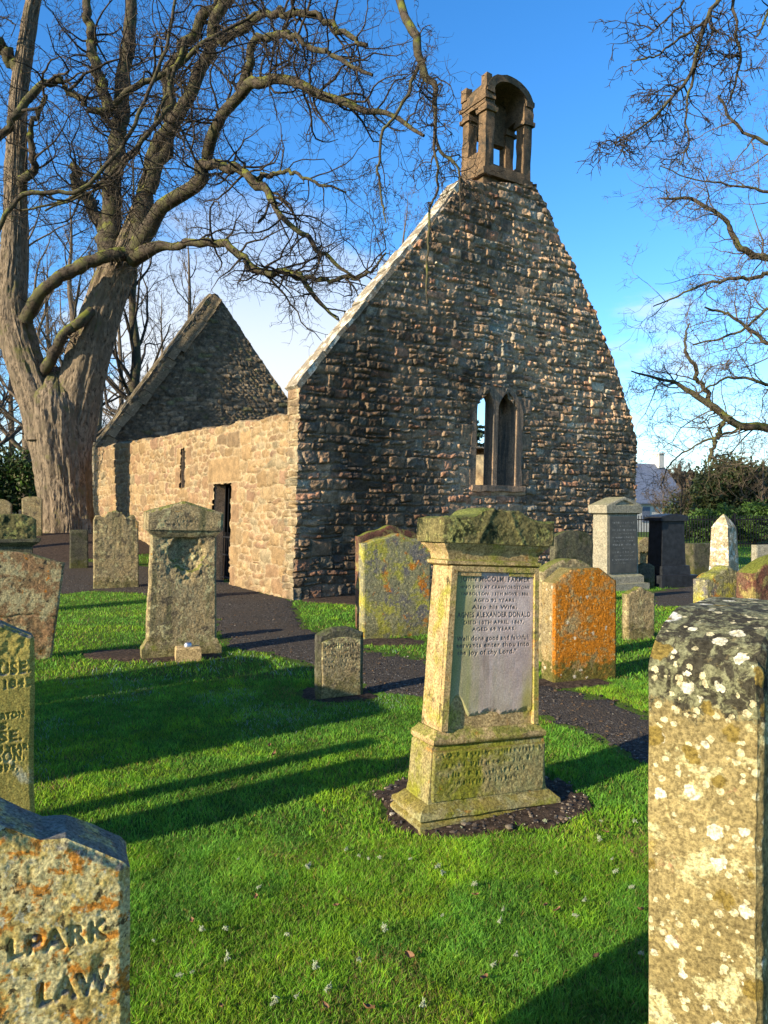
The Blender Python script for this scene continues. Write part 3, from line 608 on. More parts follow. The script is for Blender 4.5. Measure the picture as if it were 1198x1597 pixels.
for base, fl in ((0, 1), (6 * m, 0)):
    for k in range(na):
        f = [base + k, base + na + 1 + k, base + na + 2 + k, base + k + 1]; Q.append(f if fl else f[::-1])
bell.add(V, Q=Q)
bell.build('bellcote', m_bell, church, True, 35, 0.028, 9)

# far gable
G0 = C0 + E2 * KL; E1F = np.array([0.870, 0.493, 0]); E2F = np.array([-0.493, 0.870, 0]); fgp = [(0, 3.95), (4.2, 10.0), (4.42, 9.98), (9.2, 3.7)]
def farg_z(s): return float(np.interp(s, [p[0] for p in fgp], [p[1] for p in fgp])) + 0.05 * float(fbm(s * 4, 0, 0, 2, 6))
wall('gable_wall', G0, E1F, -E2F, 9.2, farg_z, 280, 280, STY_FAR, m_farg, 1.5, 51, church, topsty=dict(STY_SIDE, relief=0.06, pal=[(0.30, 0.24, 0.15, 3), (0.24, 0.20, 0.13, 2), (0.34, 0.28, 0.19, 1)], mortar=(0.16, 0.14, 0.09)))
mb = MB(); rng = np.random.default_rng(15); a0, a1 = np.array([0.0, 3.95]), np.array([4.2, 10.0]); Lg = np.linalg.norm(a1 - a0); tg = (a1 - a0) / Lg; ng = np.array([-tg[1], tg[0]]); q = 0.0
while q < Lg - 0.2:                                               # skew stones on the left slope, faces tilted outwards to catch the sun
    ln = min(rng.uniform(0.35, 0.7), Lg - q); wd = rng.uniform(0.32, 0.50); V = []
    for o_, (dn, df) in ((0.06, (0.10, 0.75)), (-wd, (-0.24, 0.2))):
        for e_ in (q, q + ln - 0.015):
            for d in (dn, df): s_, z_ = a0 + tg * e_ + ng * o_; V.append(G0 + E1F * s_ + E2F * d + UP * z_)
    mb.add(V, Q=[[0, 2, 6, 4], [1, 5, 7, 3], [0, 1, 3, 2], [4, 6, 7, 5], [0, 4, 5, 1], [2, 3, 7, 6]]); q += ln
m_skew = stone_mat('skew_stone', (0.25, 0.195, 0.12), (0.15, 0.12, 0.075), 17, layers=[((0.10, 0.09, 0.05), 5, 0.54, 0.64), ((0.40, 0.36, 0.26), 7, 0.60, 0.68)], bump=0.8, bdist=0.02, grain=30)
mb.build('coping', m_skew, church, True, 40, 0.03, 3)

# ------------------------------------------------------------------ carved lettering (rasterised, then cut into the stone faces)
class Bmp:
    def __init__(s, x0, x1, z0, z1, res):
        s.x0, s.z0, s.res = x0, z0, res; s.a = np.zeros((int((z1 - z0) / res) + 2, int((x1 - x0) / res) + 2))
    def tri(s, P):
        P = (P - [s.x0, s.z0]) / s.res; lo = np.floor(P.min(0)).astype(int); hi = np.ceil(P.max(0)).astype(int) + 1
        lo = np.clip(lo, 0, None); hi = np.minimum(hi, [s.a.shape[1], s.a.shape[0]])
        if (hi <= lo).any(): return
        X, Z = np.meshgrid(np.arange(lo[0], hi[0]), np.arange(lo[1], hi[1])); a, b, c = P
        den = (b[1] - c[1]) * (a[0] - c[0]) + (c[0] - b[0]) * (a[1] - c[1])
        if abs(den) < 1e-12: return
        w0 = ((b[1] - c[1]) * (X - c[0]) + (c[0] - b[0]) * (Z - c[1])) / den; w1 = ((c[1] - a[1]) * (X - c[0]) + (a[0] - c[0]) * (Z - c[1])) / den
        k = (w0 >= -.02) & (w1 >= -.02) & (w0 + w1 <= 1.02); s.a[lo[1]:hi[1], lo[0]:hi[0]][k] = 1
    def text(s, txt, x, z, cap, align='C', width=None, bold=0.012, shear=0.0):
        cu = bpy.data.curves.new('lettering', 'FONT'); cu.body = txt; cu.size = 1.0; cu.offset = bold; cu.resolution_u = 3; cu.space_character = 1.12; cu.shear = shear
        o = bpy.data.objects.new('lettering', cu); COL.objects.link(o); dg = bpy.context.evaluated_depsgraph_get(); me = o.evaluated_get(dg).to_mesh(); me.calc_loop_triangles()
        V = np.array([v.co[:2] for v in me.vertices]); T = [tuple(t.vertices) for t in me.loop_triangles]; o.evaluated_get(dg).to_mesh_clear()
        bpy.data.objects.remove(o); bpy.data.curves.remove(cu)
        if not len(V): return
        V = V * (cap / 0.69); w = V[:, 0].max() - V[:, 0].min()
        if width: V[:, 0] *= width / w; w = width
        V[:, 0] += x - V[:, 0].min() - {'L': 0, 'C': w / 2, 'R': w}[align]; V[:, 1] += z
        for t in T: s.tri(V[list(t)])
    def worn(s, x0, x1, z, cap, seed, keep=0.8):
        """a line of lettering weathered past reading: broken strokes"""
        r = random.Random(seed); x = x0
        while x < x1:
            w = cap * r.uniform(0.45, 0.8)
            if r.random() < 0.14: x += w; continue
            for _ in range(r.randint(1, 3)):
                if r.random() > keep: continue
                cx = x + r.random() * w; t = cap * 0.13
                a, b = (cap * r.uniform(0, .3), cap * r.uniform(.6, 1)); sl = cap * r.uniform(-.2, .2)
                s.tri(np.array([[cx, z + a], [cx + t, z + a], [cx + sl, z + b]])); s.tri(np.array([[cx + t, z + a], [cx + sl + t, z + b], [cx + sl, z + b]]))
            x += w * 1.2
    def blur(s, n=1):
        for _ in range(n):
            a = np.pad(s.a, 1, mode='edge'); s.a = sum(a[i:i + s.a.shape[0], j:j + s.a.shape[1]] for i in range(3) for j in range(3)) / 9
    def get(s, x, z):
        fx = np.clip((x - s.x0) / s.res, 0, s.a.shape[1] - 1.001); fz = np.clip((z - s.z0) / s.res, 0, s.a.shape[0] - 1.001); i = fx.astype(int); j = fz.astype(int); u = fx - i; v = fz - j
        ok = (x >= s.x0) & (z >= s.z0) & (x <= s.x0 + s.res * s.a.shape[1]) & (z <= s.z0 + s.res * s.a.shape[0])
        return ok * ((1 - u) * (1 - v) * s.a[j, i] + u * (1 - v) * s.a[j, i + 1] + (1 - u) * v * s.a[j + 1, i] + u * v * s.a[j + 1, i + 1])

# ------------------------------------------------------------------ stone shapes
def flat(u): return 0.0 * u
def arch(rise, p=2.0): return lambda u: rise * ((1 - np.abs(u) ** p) - 1)
def peak(rise): return lambda u: -rise * np.abs(u)
def shoulder(drop, a=0.55, b=0.62): return lambda u: -drop * sstep(a, b, np.abs(u)) - 0.25 * drop * u * u
def cham_top(drop, a=0.6): return lambda u: -drop * np.clip((np.abs(u) - a) / (1 - a), 0, 1)
def scroll(u): a = np.abs(u + 0.05); return -0.10 * sstep(0.28, 0.5, a) + 0.04 * sstep(0.55, 0.72, a) - 0.13 * sstep(0.82, 1.0, a) - 0.03 * sstep(0.05, 0.2, a)
def ogee(drop): return lambda u: -drop * (0.5 - 0.5 * np.cos(np.pi * np.clip(np.abs(u), 0, 1))) + 0.12 * drop * np.cos(3 * np.pi * u)
def slab(name, W, Ht, T, top, loc, yaw, mat, seed=0, roll=0.0, pitch=0.0, nu=50, nv=60, rough=0.005, rs=12, taper=0.0, bmp=None, carve=0.005, extra=None, parent=None, cham=0.012, base=-0.15, layers=7, wob=0.006, side=0.004, ink=False, octv=5):
    u = np.linspace(-1, 1, nu); tp = Ht + np.broadcast_to(top(u), u.shape); v = np.linspace(0, 1, nv)
    U = np.broadcast_to(u[None], (nv, nu)); Z = base + v[:, None] * (tp[None] - base); X = U * (W / 2) * (1 - taper * np.clip(Z / Ht, 0, 1))
    e = np.minimum((1 - np.abs(U)) * W / 2, tp[None] - Z); Y = -T / 2 + cham * (1 - sstep(0, cham * 1.6, e))
    Y = Y - rough * fbm(X * rs, Z * rs, seed * 1.7, octv, seed, 0.62) - 0.6 * rough * fbm(X * 2.5, Z * 2.5, 3, 2, seed + 4)
    M = bmp.get(X, Z) if bmp else np.zeros_like(X); Y = Y + carve * M
    if extra: Y = Y + extra(X, Z)
    Xw = X + wob * fbm(X * 5, Z * 5, seed, 3, seed + 1); Zw = Z + wob * fbm(X * 5, Z * 5, 9 + seed, 3, seed + 2) * (v[:, None] > 0.1)
    Fv = np.stack([Xw, Y, Zw], -1); idx = np.arange(nu * nv).reshape(nv, nu)
    Q = [np.stack([idx[:-1, :-1], idx[:-1, 1:], idx[1:, 1:], idx[1:, :-1]], -1).reshape(-1, 4)]
    per = np.concatenate([idx[:, 0], idx[-1, 1:], idx[-2::-1, -1]]); P0 = Fv.reshape(-1, 3)[per]
    t2 = np.gradient(P0[:, [0, 2]], axis=0); t2 /= np.linalg.norm(t2, axis=1)[:, None] + 1e-9; n2 = np.stack([-t2[:, 1], t2[:, 0]], 1)
    Vs = [Fv.reshape(-1, 3)]; prev = per; nn = nu * nv
    for k in range(1, layers + 1):
        q = k / layers; P = P0.copy(); P[:, 1] = P0[:, 1] * (1 - q) + (T / 2) * q
        sh = side * fbm(P0[:, 0] * 14, P0[:, 1] * 0 + q * T * 14, P0[:, 2] * 14, 4, seed + 7) - (cham if k == layers else 0) * 0.8
        P[:, 0] += n2[:, 0] * sh; P[:, 2] += n2[:, 1] * sh; ids = np.arange(len(per)) + nn; nn += len(per); Vs.append(P)
        Q.append(np.stack([prev[:-1], prev[1:], ids[1:], ids[:-1]], -1)); prev = ids
    o = mesh_obj(name, np.concatenate(Vs), [np.concatenate(Q), np.array([prev])], mat, parent, True, sharp=45, attrs={'ink': np.concatenate([M.ravel(), np.zeros(nn - nu * nv)])} if ink else None)
    o.location = loc; o.rotation_euler = (pitch, roll, yaw); return o
def loft(name, rings, mat, parent, seed=0, nseg=8, noise=0.004, nscale=9, sharp=35, cx=0.0, cy=0.0, step=0.03):
    """stacked rectangles: rings of (z, half width, half depth)"""
    R = []
    for a, b in zip(rings[:-1], rings[1:]):
        a = np.array(a, float); b = np.array(b, float); m = max(1, int(np.abs(b - a).max() / step)); R += [a + (b - a) * k / m for k in range(m)]
    R.append(np.array(rings[-1], float)); V = []
    for z, w, d in R:
        for (x0, y0), (x1, y1) in (((-w, -d), (w, -d)), ((w, -d), (w, d)), ((w, d), (-w, d)), ((-w, d), (-w, -d))):
            for k in range(nseg): q = k / nseg; V.append((cx + x0 + (x1 - x0) * q, cy + y0 + (y1 - y0) * q, z))
    V = np.array(V); m = 4 * nseg; i = np.arange(len(R) - 1)[:, None] * m; k = np.arange(m)[None]; Q = np.stack([i + k, i + (k + 1) % m, i + m + (k + 1) % m, i + m + k], -1).reshape(-1, 4)
    W_ = V.copy()
    for c in range(3): V[:, c] += noise * fbm(W_[:, 0] * nscale + 7 * c, W_[:, 1] * nscale, W_[:, 2] * nscale, 4, seed + c, 0.6)
    return mesh_obj(name, V, [Q, np.array([list(range(m))[::-1]]), np.array([list(range(len(V) - m, len(V)))])], mat, parent, True, sharp=sharp)
def frame(xl, xr, ytop, ybase, yaw, T, Z=None):
    """front-face pixels of a stone -> place and size"""
    ph = math.radians(yaw); xm = (xl + xr) / 2
    if Z is None: X, Z = gpt(xm, ybase)
    else: X = (xm - 599) / F * Z
    gz = float(gh(X, Z)); Ht = EYE + (800 - ytop) / F * Z - gz; rx = (xm - 599) / F
    W = (xr - xl) * Z / F / (math.cos(ph) - rx * math.sin(ph))
    return (X - math.sin(ph) * T / 2, Z + math.cos(ph) * T / 2, gz), W, Ht, ph
GRP = 'weathered gravestones in the churchyard'
def stone_at(name, label, xl, xr, ytop, ybase, yaw, T, top, mat, Z=None, **kw):
    loc, W, Ht, ph = frame(xl, xr, ytop, ybase, yaw, T, Z)
    if 'rows' in kw:
        b = Bmp(-W / 2, W / 2, 0, Ht, max(0.004, W / 160))
        for (f, cap, x0, x1) in kw.pop('rows'): b.worn(-W / 2 + W * x0, -W / 2 + W * x1, Ht * f, cap, int(f * 1000) + kw.get('seed', 0))
        b.blur(); kw['bmp'] = b
    return tag(slab(name, W, Ht, T, top, loc, ph, mat, **kw), label, 'gravestone', GRP)

LP = (0.52, 0.45, 0.22); LO = (0.48, 0.17, 0.02); LD = (0.045, 0.04, 0.03); LW = (0.72, 0.70, 0.62); LG = (0.17, 0.17, 0.03)
m_A = stone_mat('crusted_sandstone', (0.56, 0.44, 0.15), (0.44, 0.33, 0.11), 11, layers=[(LP, 22, 0.46, 0.54), ((0.44, 0.19, 0.03), 26, 0.53, 0.60), ((0.44, 0.17, 0.02), 7, 0.57, 0.66), ((0.09, 0.07, 0.03), 40, 0.57, 0.62), ((0.42, 0.40, 0.28), 34, 0.58, 0.63)], moss=0.85, mossc=(0.13, 0.13, 0.13), bump=0.8, bdist=0.004, grain=150)  # moss slot holds grey tops: frost, darkened to their shaded tone
m_B = stone_mat('green_sandstone', (0.42, 0.34, 0.09), (0.32, 0.27, 0.07), 12, layers=[((0.42, 0.40, 0.27), 3, 0.55, 0.66), ((0.34, 0.16, 0.04), 9, 0.62, 0.70), (LD, 24, 0.64, 0.70)], moss=0.85, mossc=(0.13, 0.13, 0.13), bump=0.7, bdist=0.003, grain=150)  # grey moss colour puts frost and top-face shade into the colour
m_C = stone_mat('red_brown_sandstone', (0.34, 0.20, 0.10), (0.28, 0.20, 0.10), 13, layers=[((0.40, 0.35, 0.19), 6, 0.50, 0.60), (LD, 10, 0.57, 0.65), (LO, 9, 0.60, 0.66)], moss=0.7, mossc=(0.10, 0.12, 0.04), foot=0.3, bump=0.9, bdist=0.008)
m_tan = stone_mat('tan_sandstone', (0.38, 0.29, 0.15), (0.29, 0.24, 0.14), 14, layers=[((0.11, 0.09, 0.06), 6, 0.52, 0.62), ((0.40, 0.36, 0.19), 9, 0.55, 0.62), ((0.42, 0.22, 0.04), 5, 0.62, 0.70)], moss=0.8, foot=0.5, bump=0.9, bdist=0.008, streak=((0.13, 0.12, 0.06), 0.5, 0.68))
m_dark = stone_mat('dark_stone', (0.085, 0.08, 0.06), (0.13, 0.125, 0.075), 15, layers=[((0.045, 0.05, 0.025), 5, 0.5, 0.62)], moss=0.6, mossc=(0.07, 0.09, 0.02), foot=0.6, bump=0.7)
m_lich = stone_mat('mixed_lichen_stone', (0.30, 0.28, 0.15), (0.22, 0.21, 0.13), 16, layers=[((0.34, 0.32, 0.06), 4, 0.48, 0.58), ((0.15, 0.14, 0.13), 4, 0.52, 0.60), (LO, 4.2, 0.55, 0.63), (LP, 26, 0.56, 0.64)], moss=0.6, foot=0.4, bump=0.9, bdist=0.007, grain=80)
m_orange = stone_mat('orange_lichen_stone', (0.36, 0.27, 0.13), (0.27, 0.22, 0.12), 17, front=(0, -0.095), layers=[((0.40, 0.145, 0.012), 2.6, 0.38, 0.50), ((0.26, 0.19, 0.08), 11, 0.53, 0.62), (LP, 30, 0.60, 0.66), ((0.16, 0.07, 0.015), 18, 0.60, 0.68)], spots=[((0.46, 0.40, 0.30), 14, 0.30, 0.25)], moss=0.7, foot=0.9, bump=0.9, bdist=0.006, grain=80, mossc=(0.12, 0.11, 0.03))
m_grey = stone_mat('grey_stone', (0.36, 0.33, 0.25), (0.30, 0.29, 0.23), 18, layers=[((0.15, 0.15, 0.10), 4, 0.6, 0.7)], moss=0.3, bump=0.4)
m_white = stone_mat('white_lichen_stone', (0.45, 0.38, 0.26), (0.32, 0.26, 0.16), 19, layers=[((0.60, 0.57, 0.47), 11, 0.50, 0.58), ((0.45, 0.22, 0.05), 6, 0.60, 0.68), ((0.13, 0.11, 0.08), 16, 0.6, 0.68)], bump=0.7, bdist=0.006, moss=0.3)
m_red = stone_mat('dark_red_sandstone', (0.16, 0.065, 0.042), (0.14, 0.085, 0.055), 20, layers=[((0.25, 0.20, 0.07), 5, 0.50, 0.60), (LD, 11, 0.58, 0.66)], moss=0.9, foot=0.2, bump=0.7)
m_W = stone_mat('yellow_sandstone', (0.36, 0.285, 0.125), (0.27, 0.21, 0.085), 21, layers=[((0.36, 0.27, 0.07), 5, 0.58, 0.68), ((0.50, 0.46, 0.24), 12, 0.55, 0.62), ((0.40, 0.22, 0.12), 14, 0.62, 0.70), ((0.20, 0.14, 0.04), 11, 0.66, 0.74)],
                head=(1.16, 1.30, (0.05, 0.045, 0.03), (0.20, 0.20, 0.11)), spots=[((0.70, 0.68, 0.58), 11, 0.47, 0.22), ((0.66, 0.62, 0.46), 34, 0.52, 0.18), ((0.56, 0.50, 0.30), 70, 0.55, 0.25), ((0.62, 0.62, 0.34), 8, 0.42, 0.22), ((0.22, 0.16, 0.04), 17, 0.45, 0.3)], bump=0.9, bdist=0.008, grain=110)
m_cream = stone_mat('cream_sandstone', (0.50, 0.36, 0.17), (0.42, 0.31, 0.16), 22, layers=[((0.22, 0.14, 0.06), 16, 0.58, 0.66), ((0.27, 0.25, 0.05), 4.5, 0.48, 0.62), ((0.40, 0.20, 0.05), 6, 0.58, 0.68), ((0.10, 0.085, 0.04), 9, 0.60, 0.68)], moss=0.7, foot=0.5, bump=0.7, bdist=0.006, grain=90)
m_base = stone_mat('mossy_plinth_stone', (0.36, 0.29, 0.13), (0.27, 0.26, 0.12), 23, layers=[((0.20, 0.20, 0.025), 3.5, 0.46, 0.60), ((0.44, 0.19, 0.03), 4, 0.60, 0.68), ((0.36, 0.38, 0.27), 7, 0.62, 0.70), (LD, 12, 0.62, 0.68)], moss=0.7, bump=0.9, bdist=0.008, grain=80, mossc=(0.19, 0.15, 0.03))
m_capm = stone_mat('mossy_cap_stone', (0.20, 0.17, 0.07), (0.13, 0.12, 0.05), 24, layers=[((0.28, 0.27, 0.09), 8, 0.52, 0.60), ((0.025, 0.03, 0.012), 8, 0.52, 0.60)], moss=0.9, bump=0.8, bdist=0.006, grain=90, mossc=(0.12, 0.14, 0.035))

# ------------------------------------------------------------------ foreground stones
def a_top(u):                                                     # rising shoulders with a small step, peak in the middle
    w = (1 - np.abs(u)) * 0.3456; return np.interp(w / 0.864, [0, 0.012, 0.12, 0.165, 0.235, 0.31, 0.40], [0.969, 0.982, 1.041, 1.045, 1.079, 1.130, 1.146]) - 1.146
phA = math.radians(23); eA = np.array([-0.4467, 1.296]); cA = eA - 0.3456 * np.array([math.cos(phA), math.sin(phA)]) + 0.065 * np.array([-math.sin(phA), math.cos(phA)])
bA = Bmp(-0.345, 0.345, 0.62, 1.05, 0.0014); bA.text('LPARK', 0.311, 0.859, 0.033, 'R', 0.157, 0.012); bA.text('LAW', 0.313, 0.771, 0.037, 'R', 0.114, 0.012); bA.blur(2)
xA = lambda X, Z: 0.006 * np.exp(-((X - 0.300) / 0.015) ** 2 - ((Z - 0.817) / 0.024) ** 2)
tag(slab('headstone', 0.691, 1.146, 0.13, a_top, (cA[0], cA[1], float(gh(*cA))), phA, m_A, 1, nu=320, nv=460, rough=0.0030, rs=90, bmp=bA, carve=0.010, extra=xA, cham=0.012, layers=14, wob=0.004, octv=5),
    'headstone in the bottom left corner lettered LPARK and LAW, crusted with pale and orange lichen', 'gravestone', GRP)
phB = math.radians(27); eB = np.array([-1.54, 3.25]); cB = eB - 0.34 * np.array([math.cos(phB), math.sin(phB)]) + 0.055 * np.array([-math.sin(phB), math.cos(phB)])
bB = Bmp(-0.34, 0.34, 0.2, 1.1, 0.0022)
for t_, rx_, y, cap, wd in (('USE.', 0.325, 1051, .050, .125), ('1843', 0.331, 1073, .036, .112), ('RTON.', 0.308, 1121, .025, .100), ('S.', 0.245, 1137, .026, .04), ('SE.', 0.295, 1157, .044, .095), ('4 YEARS', 0.334, 1173, .026, .135), ('SON.', 0.305, 1188, .044, .115), ('894,', 0.280, 1203, .030, .085)):
    bB.text(t_, rx_, EYE - (y - 800) / F * 3.2 - 0.008, cap, 'R', wd, 0.03)
bB.blur(1)
tag(slab('headstone', 0.68, 1.16, 0.11, lambda u: np.interp((1 - np.abs(u)) * 0.34, [0, 0.01, 0.136, 0.34], [1.03, 1.05, 1.118, 1.16]) - 1.16, (cB[0], cB[1], float(gh(*cB))), phB, m_B, 2, nu=210, nv=330, rough=0.0022, rs=60, bmp=bB, carve=0.008, layers=8,
    extra=lambda X, Z: -0.008 * sstep(0.90, 0.95, Z) * fbm(X * 30, Z * 30, 2, 4, 5)), 'green-stained headstone at the left edge lettered USE and 1843', 'gravestone', GRP)
# right foreground stone, seen on its long lit edge
phW = math.radians(53.1); dW = np.array([math.cos(phW), math.sin(phW)]); nW = np.array([math.sin(phW), -math.cos(phW)]); WW = 0.82
cW = np.array([0.68, 1.33]) + dW * WW / 2 - nW * 0.10
wtop = lambda u: np.interp((u + 1) * WW / 2, [0, 0.012, 0.05, 0.1, 0.2, 0.35, 0.5, WW], [1.295, 1.318, 1.352, 1.372, 1.388, 1.390, 1.388, 1.32]) - 1.39
tag(slab('headstone', WW, 1.39, 0.205, wtop, (cW[0], cW[1], float(gh(*cW))), phW, m_W, 3, nu=180, nv=260, rough=0.004, rs=40, layers=60, side=0.004, cham=0.010, wob=0.004,
    extra=lambda X, Z: 0.006 * np.exp(-((X + WW / 2 - 0.03) / 0.006) ** 2)), 'tall yellow headstone at the right edge, white lichen spots and a dark round shoulder', 'gravestone', GRP)

# ------------------------------------------------------------------ the tall monument in the middle
fx, fy = gpt(655, 1305); phJ = math.radians(25); dJ = np.array([math.cos(phJ), math.sin(phJ)]); bJ = np.array([-math.sin(phJ), math.cos(phJ)]); hwJ, hdJ = 0.435, 0.17
cJ = np.array([fx, fy]) + dJ * hwJ + bJ * hdJ
J = empty('grave_monument', (cJ[0], cJ[1], float(gh(*cJ)) - 0.01), (math.radians(-1.0), math.radians(3.0), phJ), 'tall cream sandstone monument with mossy scroll cap and grey panel lettered AGNES ALEXANDER DONALD', 'gravestone', GRP)
loft('plinth', [(-0.1, hwJ - 0.02, hdJ - 0.02), (0.0, hwJ, hdJ), (0.03, hwJ + .004, hdJ + .004), (0.045, hwJ - 0.012, hdJ - 0.012), (0.055, hwJ, hdJ), (0.078, hwJ - 0.004, hdJ - 0.004), (0.095, hwJ - 0.03, hdJ - 0.03), (0.115, hwJ - 0.055, hdJ - 0.045)], m_base, J, 31, 26, 0.010, 10, 50)
D = loft('die', [(0.10, 0.372, 0.125), (0.16, 0.362, 0.118), (0.39, 0.352, 0.112), (0.40, 0.345, 0.105)], m_base, J, 32, 20, 0.006, 12, 50, cy=0.0)
bD = Bmp(-0.34, 0.34, 0.14, 0.40, 0.003)
for k, z in enumerate((0.335, 0.285, 0.235, 0.19)): bD.worn(-0.30 + 0.02 * k, 0.32 - 0.05 * k, z, 0.030, 60 + k, 0.9)
bD.blur(1); slab('inscription_face', 0.700, 0.375, 0.03, flat, (0, -0.112, 0), 0, m_base, 33, nu=170, nv=80, rough=0.003, rs=45, bmp=bD, carve=0.006, parent=J, base=0.125, cham=0.006, taper=0.0)
loft('moulding', [(0.40, 0.345, 0.11), (0.41, 0.352, 0.125), (0.435, 0.352, 0.128), (0.45, 0.335, 0.115), (0.475, 0.318, 0.10)], m_cream, J, 34, 20, 0.005, 10, 50)
loft('shaft', [(0.47, 0.308, 0.092), (1.33, 0.278, 0.082)], m_cream, J, 35, 14, 0.004, 9, 40)
mb = MB()
def bar(x0, x1, z0, z1, y0, y1):                                   # raised frame round the panel, following the taper
    hw = lambda z: (0.308 - 0.030 * (z - 0.47) / 0.86) / 0.308
    P = [[x0 * hw(z0), z0], [x1 * hw(z0), z0], [x1 * hw(z1), z1], [x0 * hw(z1), z1]]; V = [(x, y, z) for y in (y0, y1) for x, z in P]
    mb.add(V, Q=[[0, 1, 2, 3], [7, 6, 5, 4], [0, 4, 5, 1], [1, 5, 6, 2], [2, 6, 7, 3], [3, 7, 4, 0]])
bar(-0.306, -0.268, 0.475, 1.325, -0.118, -0.07); bar(0.276, 0.306, 0.475, 1.325, -0.118, -0.07); bar(-0.267, 0.275, 1.298, 1.325, -0.118, -0.07); bar(-0.267, -0.10, 1.276, 1.297, -0.112, -0.07); bar(0.10, 0.275, 1.276, 1.297, -0.112, -0.07)
mb.build('panel_frame', m_cream, J, True, 40, 0.003, 10)
m_tab, nt, bs = newmat('grey_marble'); v, tc = _vec(nt, 30); v2, _ = _vec(nt, 33, (7, 7, 0.6))
c = _mix(nt, _range(nt, _noise(nt, v, 5, 7, 0.65), 0.35, 0.65), (0.35, 0.27, 0.245), (0.48, 0.39, 0.36)); sp = nt.nodes.new('ShaderNodeSeparateXYZ'); nt.links.new(tc.outputs['Object'], sp.inputs[0])
alg = _math(nt, 'ADD', _range(nt, sp.outputs['X'], 0.0, -0.20), _range(nt, _noise(nt, v2, 1.0, 4, 0.5), 0.3, 0.7, -0.45, 0.40)); c = _mix(nt, _range(nt, alg, 0.0, 1.0, 0.0, 0.85), c, (0.24, 0.25, 0.07))
alg2 = _math(nt, 'ADD', _math(nt, 'MULTIPLY', _range(nt, sp.outputs['X'], 0.10, 0.26), _range(nt, sp.outputs['Z'], 0.85, 0.5)), _range(nt, _noise(nt, v2, 1.4, 4, 0.5), 0.3, 0.7, -0.5, 0.2)); c = _mix(nt, _range(nt, alg2, 0.0, 0.8, 0.0, 0.8), c, (0.29, 0.25, 0.05))
c = _mix(nt, _range(nt, _noise(nt, v2, 2.2, 4, 0.6), 0.56, 0.72, 0.0, 0.7), c, (0.20, 0.15, 0.12))
ik = nt.nodes.new('ShaderNodeAttribute'); ik.attribute_name = 'ink'; c = _mix(nt, _range(nt, ik.outputs['Fac'], 0.25, 0.8, 0.0, 0.85), c, (0.10, 0.08, 0.07))
fn = _noise(nt, v, 120, 4, 0.7); c = _mix(nt, 1.0, c, _mix(nt, _range(nt, fn, 0.3, 0.7), (0.75, 0.75, 0.75), (1.15, 1.15, 1.15)), 'MULTIPLY'); nt.links.new(c, bs.inputs['Base Color']); _bump(nt, bs, fn, 0.4, 0.003); bs.inputs['Roughness'].default_value = 0.8
bJm = Bmp(-0.28, 0.28, 0.85, 1.30, 0.0020)
LN = [('JOHN Mc OOLM, FARMER', 1.246, .026, .50), ('WHO DIED AT CRAWFORDSTONE', 1.207, .017, .505), ('TARBOLTON, 13TH NOVR 1886,', 1.172, .017, .50), ('AGED 92 YEARS.', 1.137, .018, .30), ('Also his Wife,', 1.100, .021, .32), ('AGNES ALEXANDER DONALD', 1.056, .027, .525),
      ('DIED 10TH APRIL, 1867,', 1.020, .018, .43), ('AGED 69 YEARS.', 0.984, .018, .31), ('Well done good and faithfull', 0.934, .024, .52), ('servants enter thou into', 0.898, .024, .52), ('the joy of thy Lord."', 0.860, .024, .42)]
LN[0] = ('JOHN McCOLM, FARMER', 1.246, .026, .50)
for k, (tx, z, cap, w) in enumerate(LN): bJm.text(tx, -0.035 if k == 10 else 0.004, z, cap, 'C', w * 0.89, 0.022)
bJm.blur(1)
slab('inscription_panel', 0.558, 1.296, 0.05, flat, (0.004, -0.078, 0), 0, m_tab, 36, nu=250, nv=330, rough=0.0012, rs=20, bmp=bJm, carve=0.003, parent=J, base=0.52, cham=0.003, taper=0.10, ink=True, wob=0.001, layers=3,
     extra=lambda X, Z: 0.02 * sstep(0.03, -0.01, (Z - 0.535) - 0.09 * np.exp(-((X + 0.21) / 0.045) ** 2) - 0.025 * fbm(X * 30, Z * 5, 0, 2, 3)))
loft('cornice', [(1.325, 0.285, 0.090), (1.335, 0.300, 0.105), (1.352, 0.300, 0.105), (1.358, 0.285, 0.092), (1.39, 0.290, 0.096), (1.42, 0.312, 0.112), (1.435, 0.330, 0.128), (1.447, 0.335, 0.13)], m_cream, J, 37, 20, 0.004, 10, 40)
def cap_top(u): a = np.abs(u + 0.0); return -0.050 * sstep(0.16, 0.70, a) - 0.006 * sstep(0.75, 1, a) + 0.014 * fbm(u * 6, u * 0, 0, 3, 3)
slab('cap', 0.715, 1.635, 0.285, cap_top, (0, 0, 0), 0, m_capm, 38, nu=140, nv=60, rough=0.005, rs=40, parent=J, base=1.447, cham=0.006, layers=24, side=0.008, wob=0.006,
     extra=lambda X, Z: -0.006 * np.exp(-((np.abs(X) - (0.14 - 0.5 * (Z - 1.45))) / 0.018) ** 2) + 0.012 * np.exp(-(X / 0.05) ** 2 - ((Z - 1.50) / 0.05) ** 2))

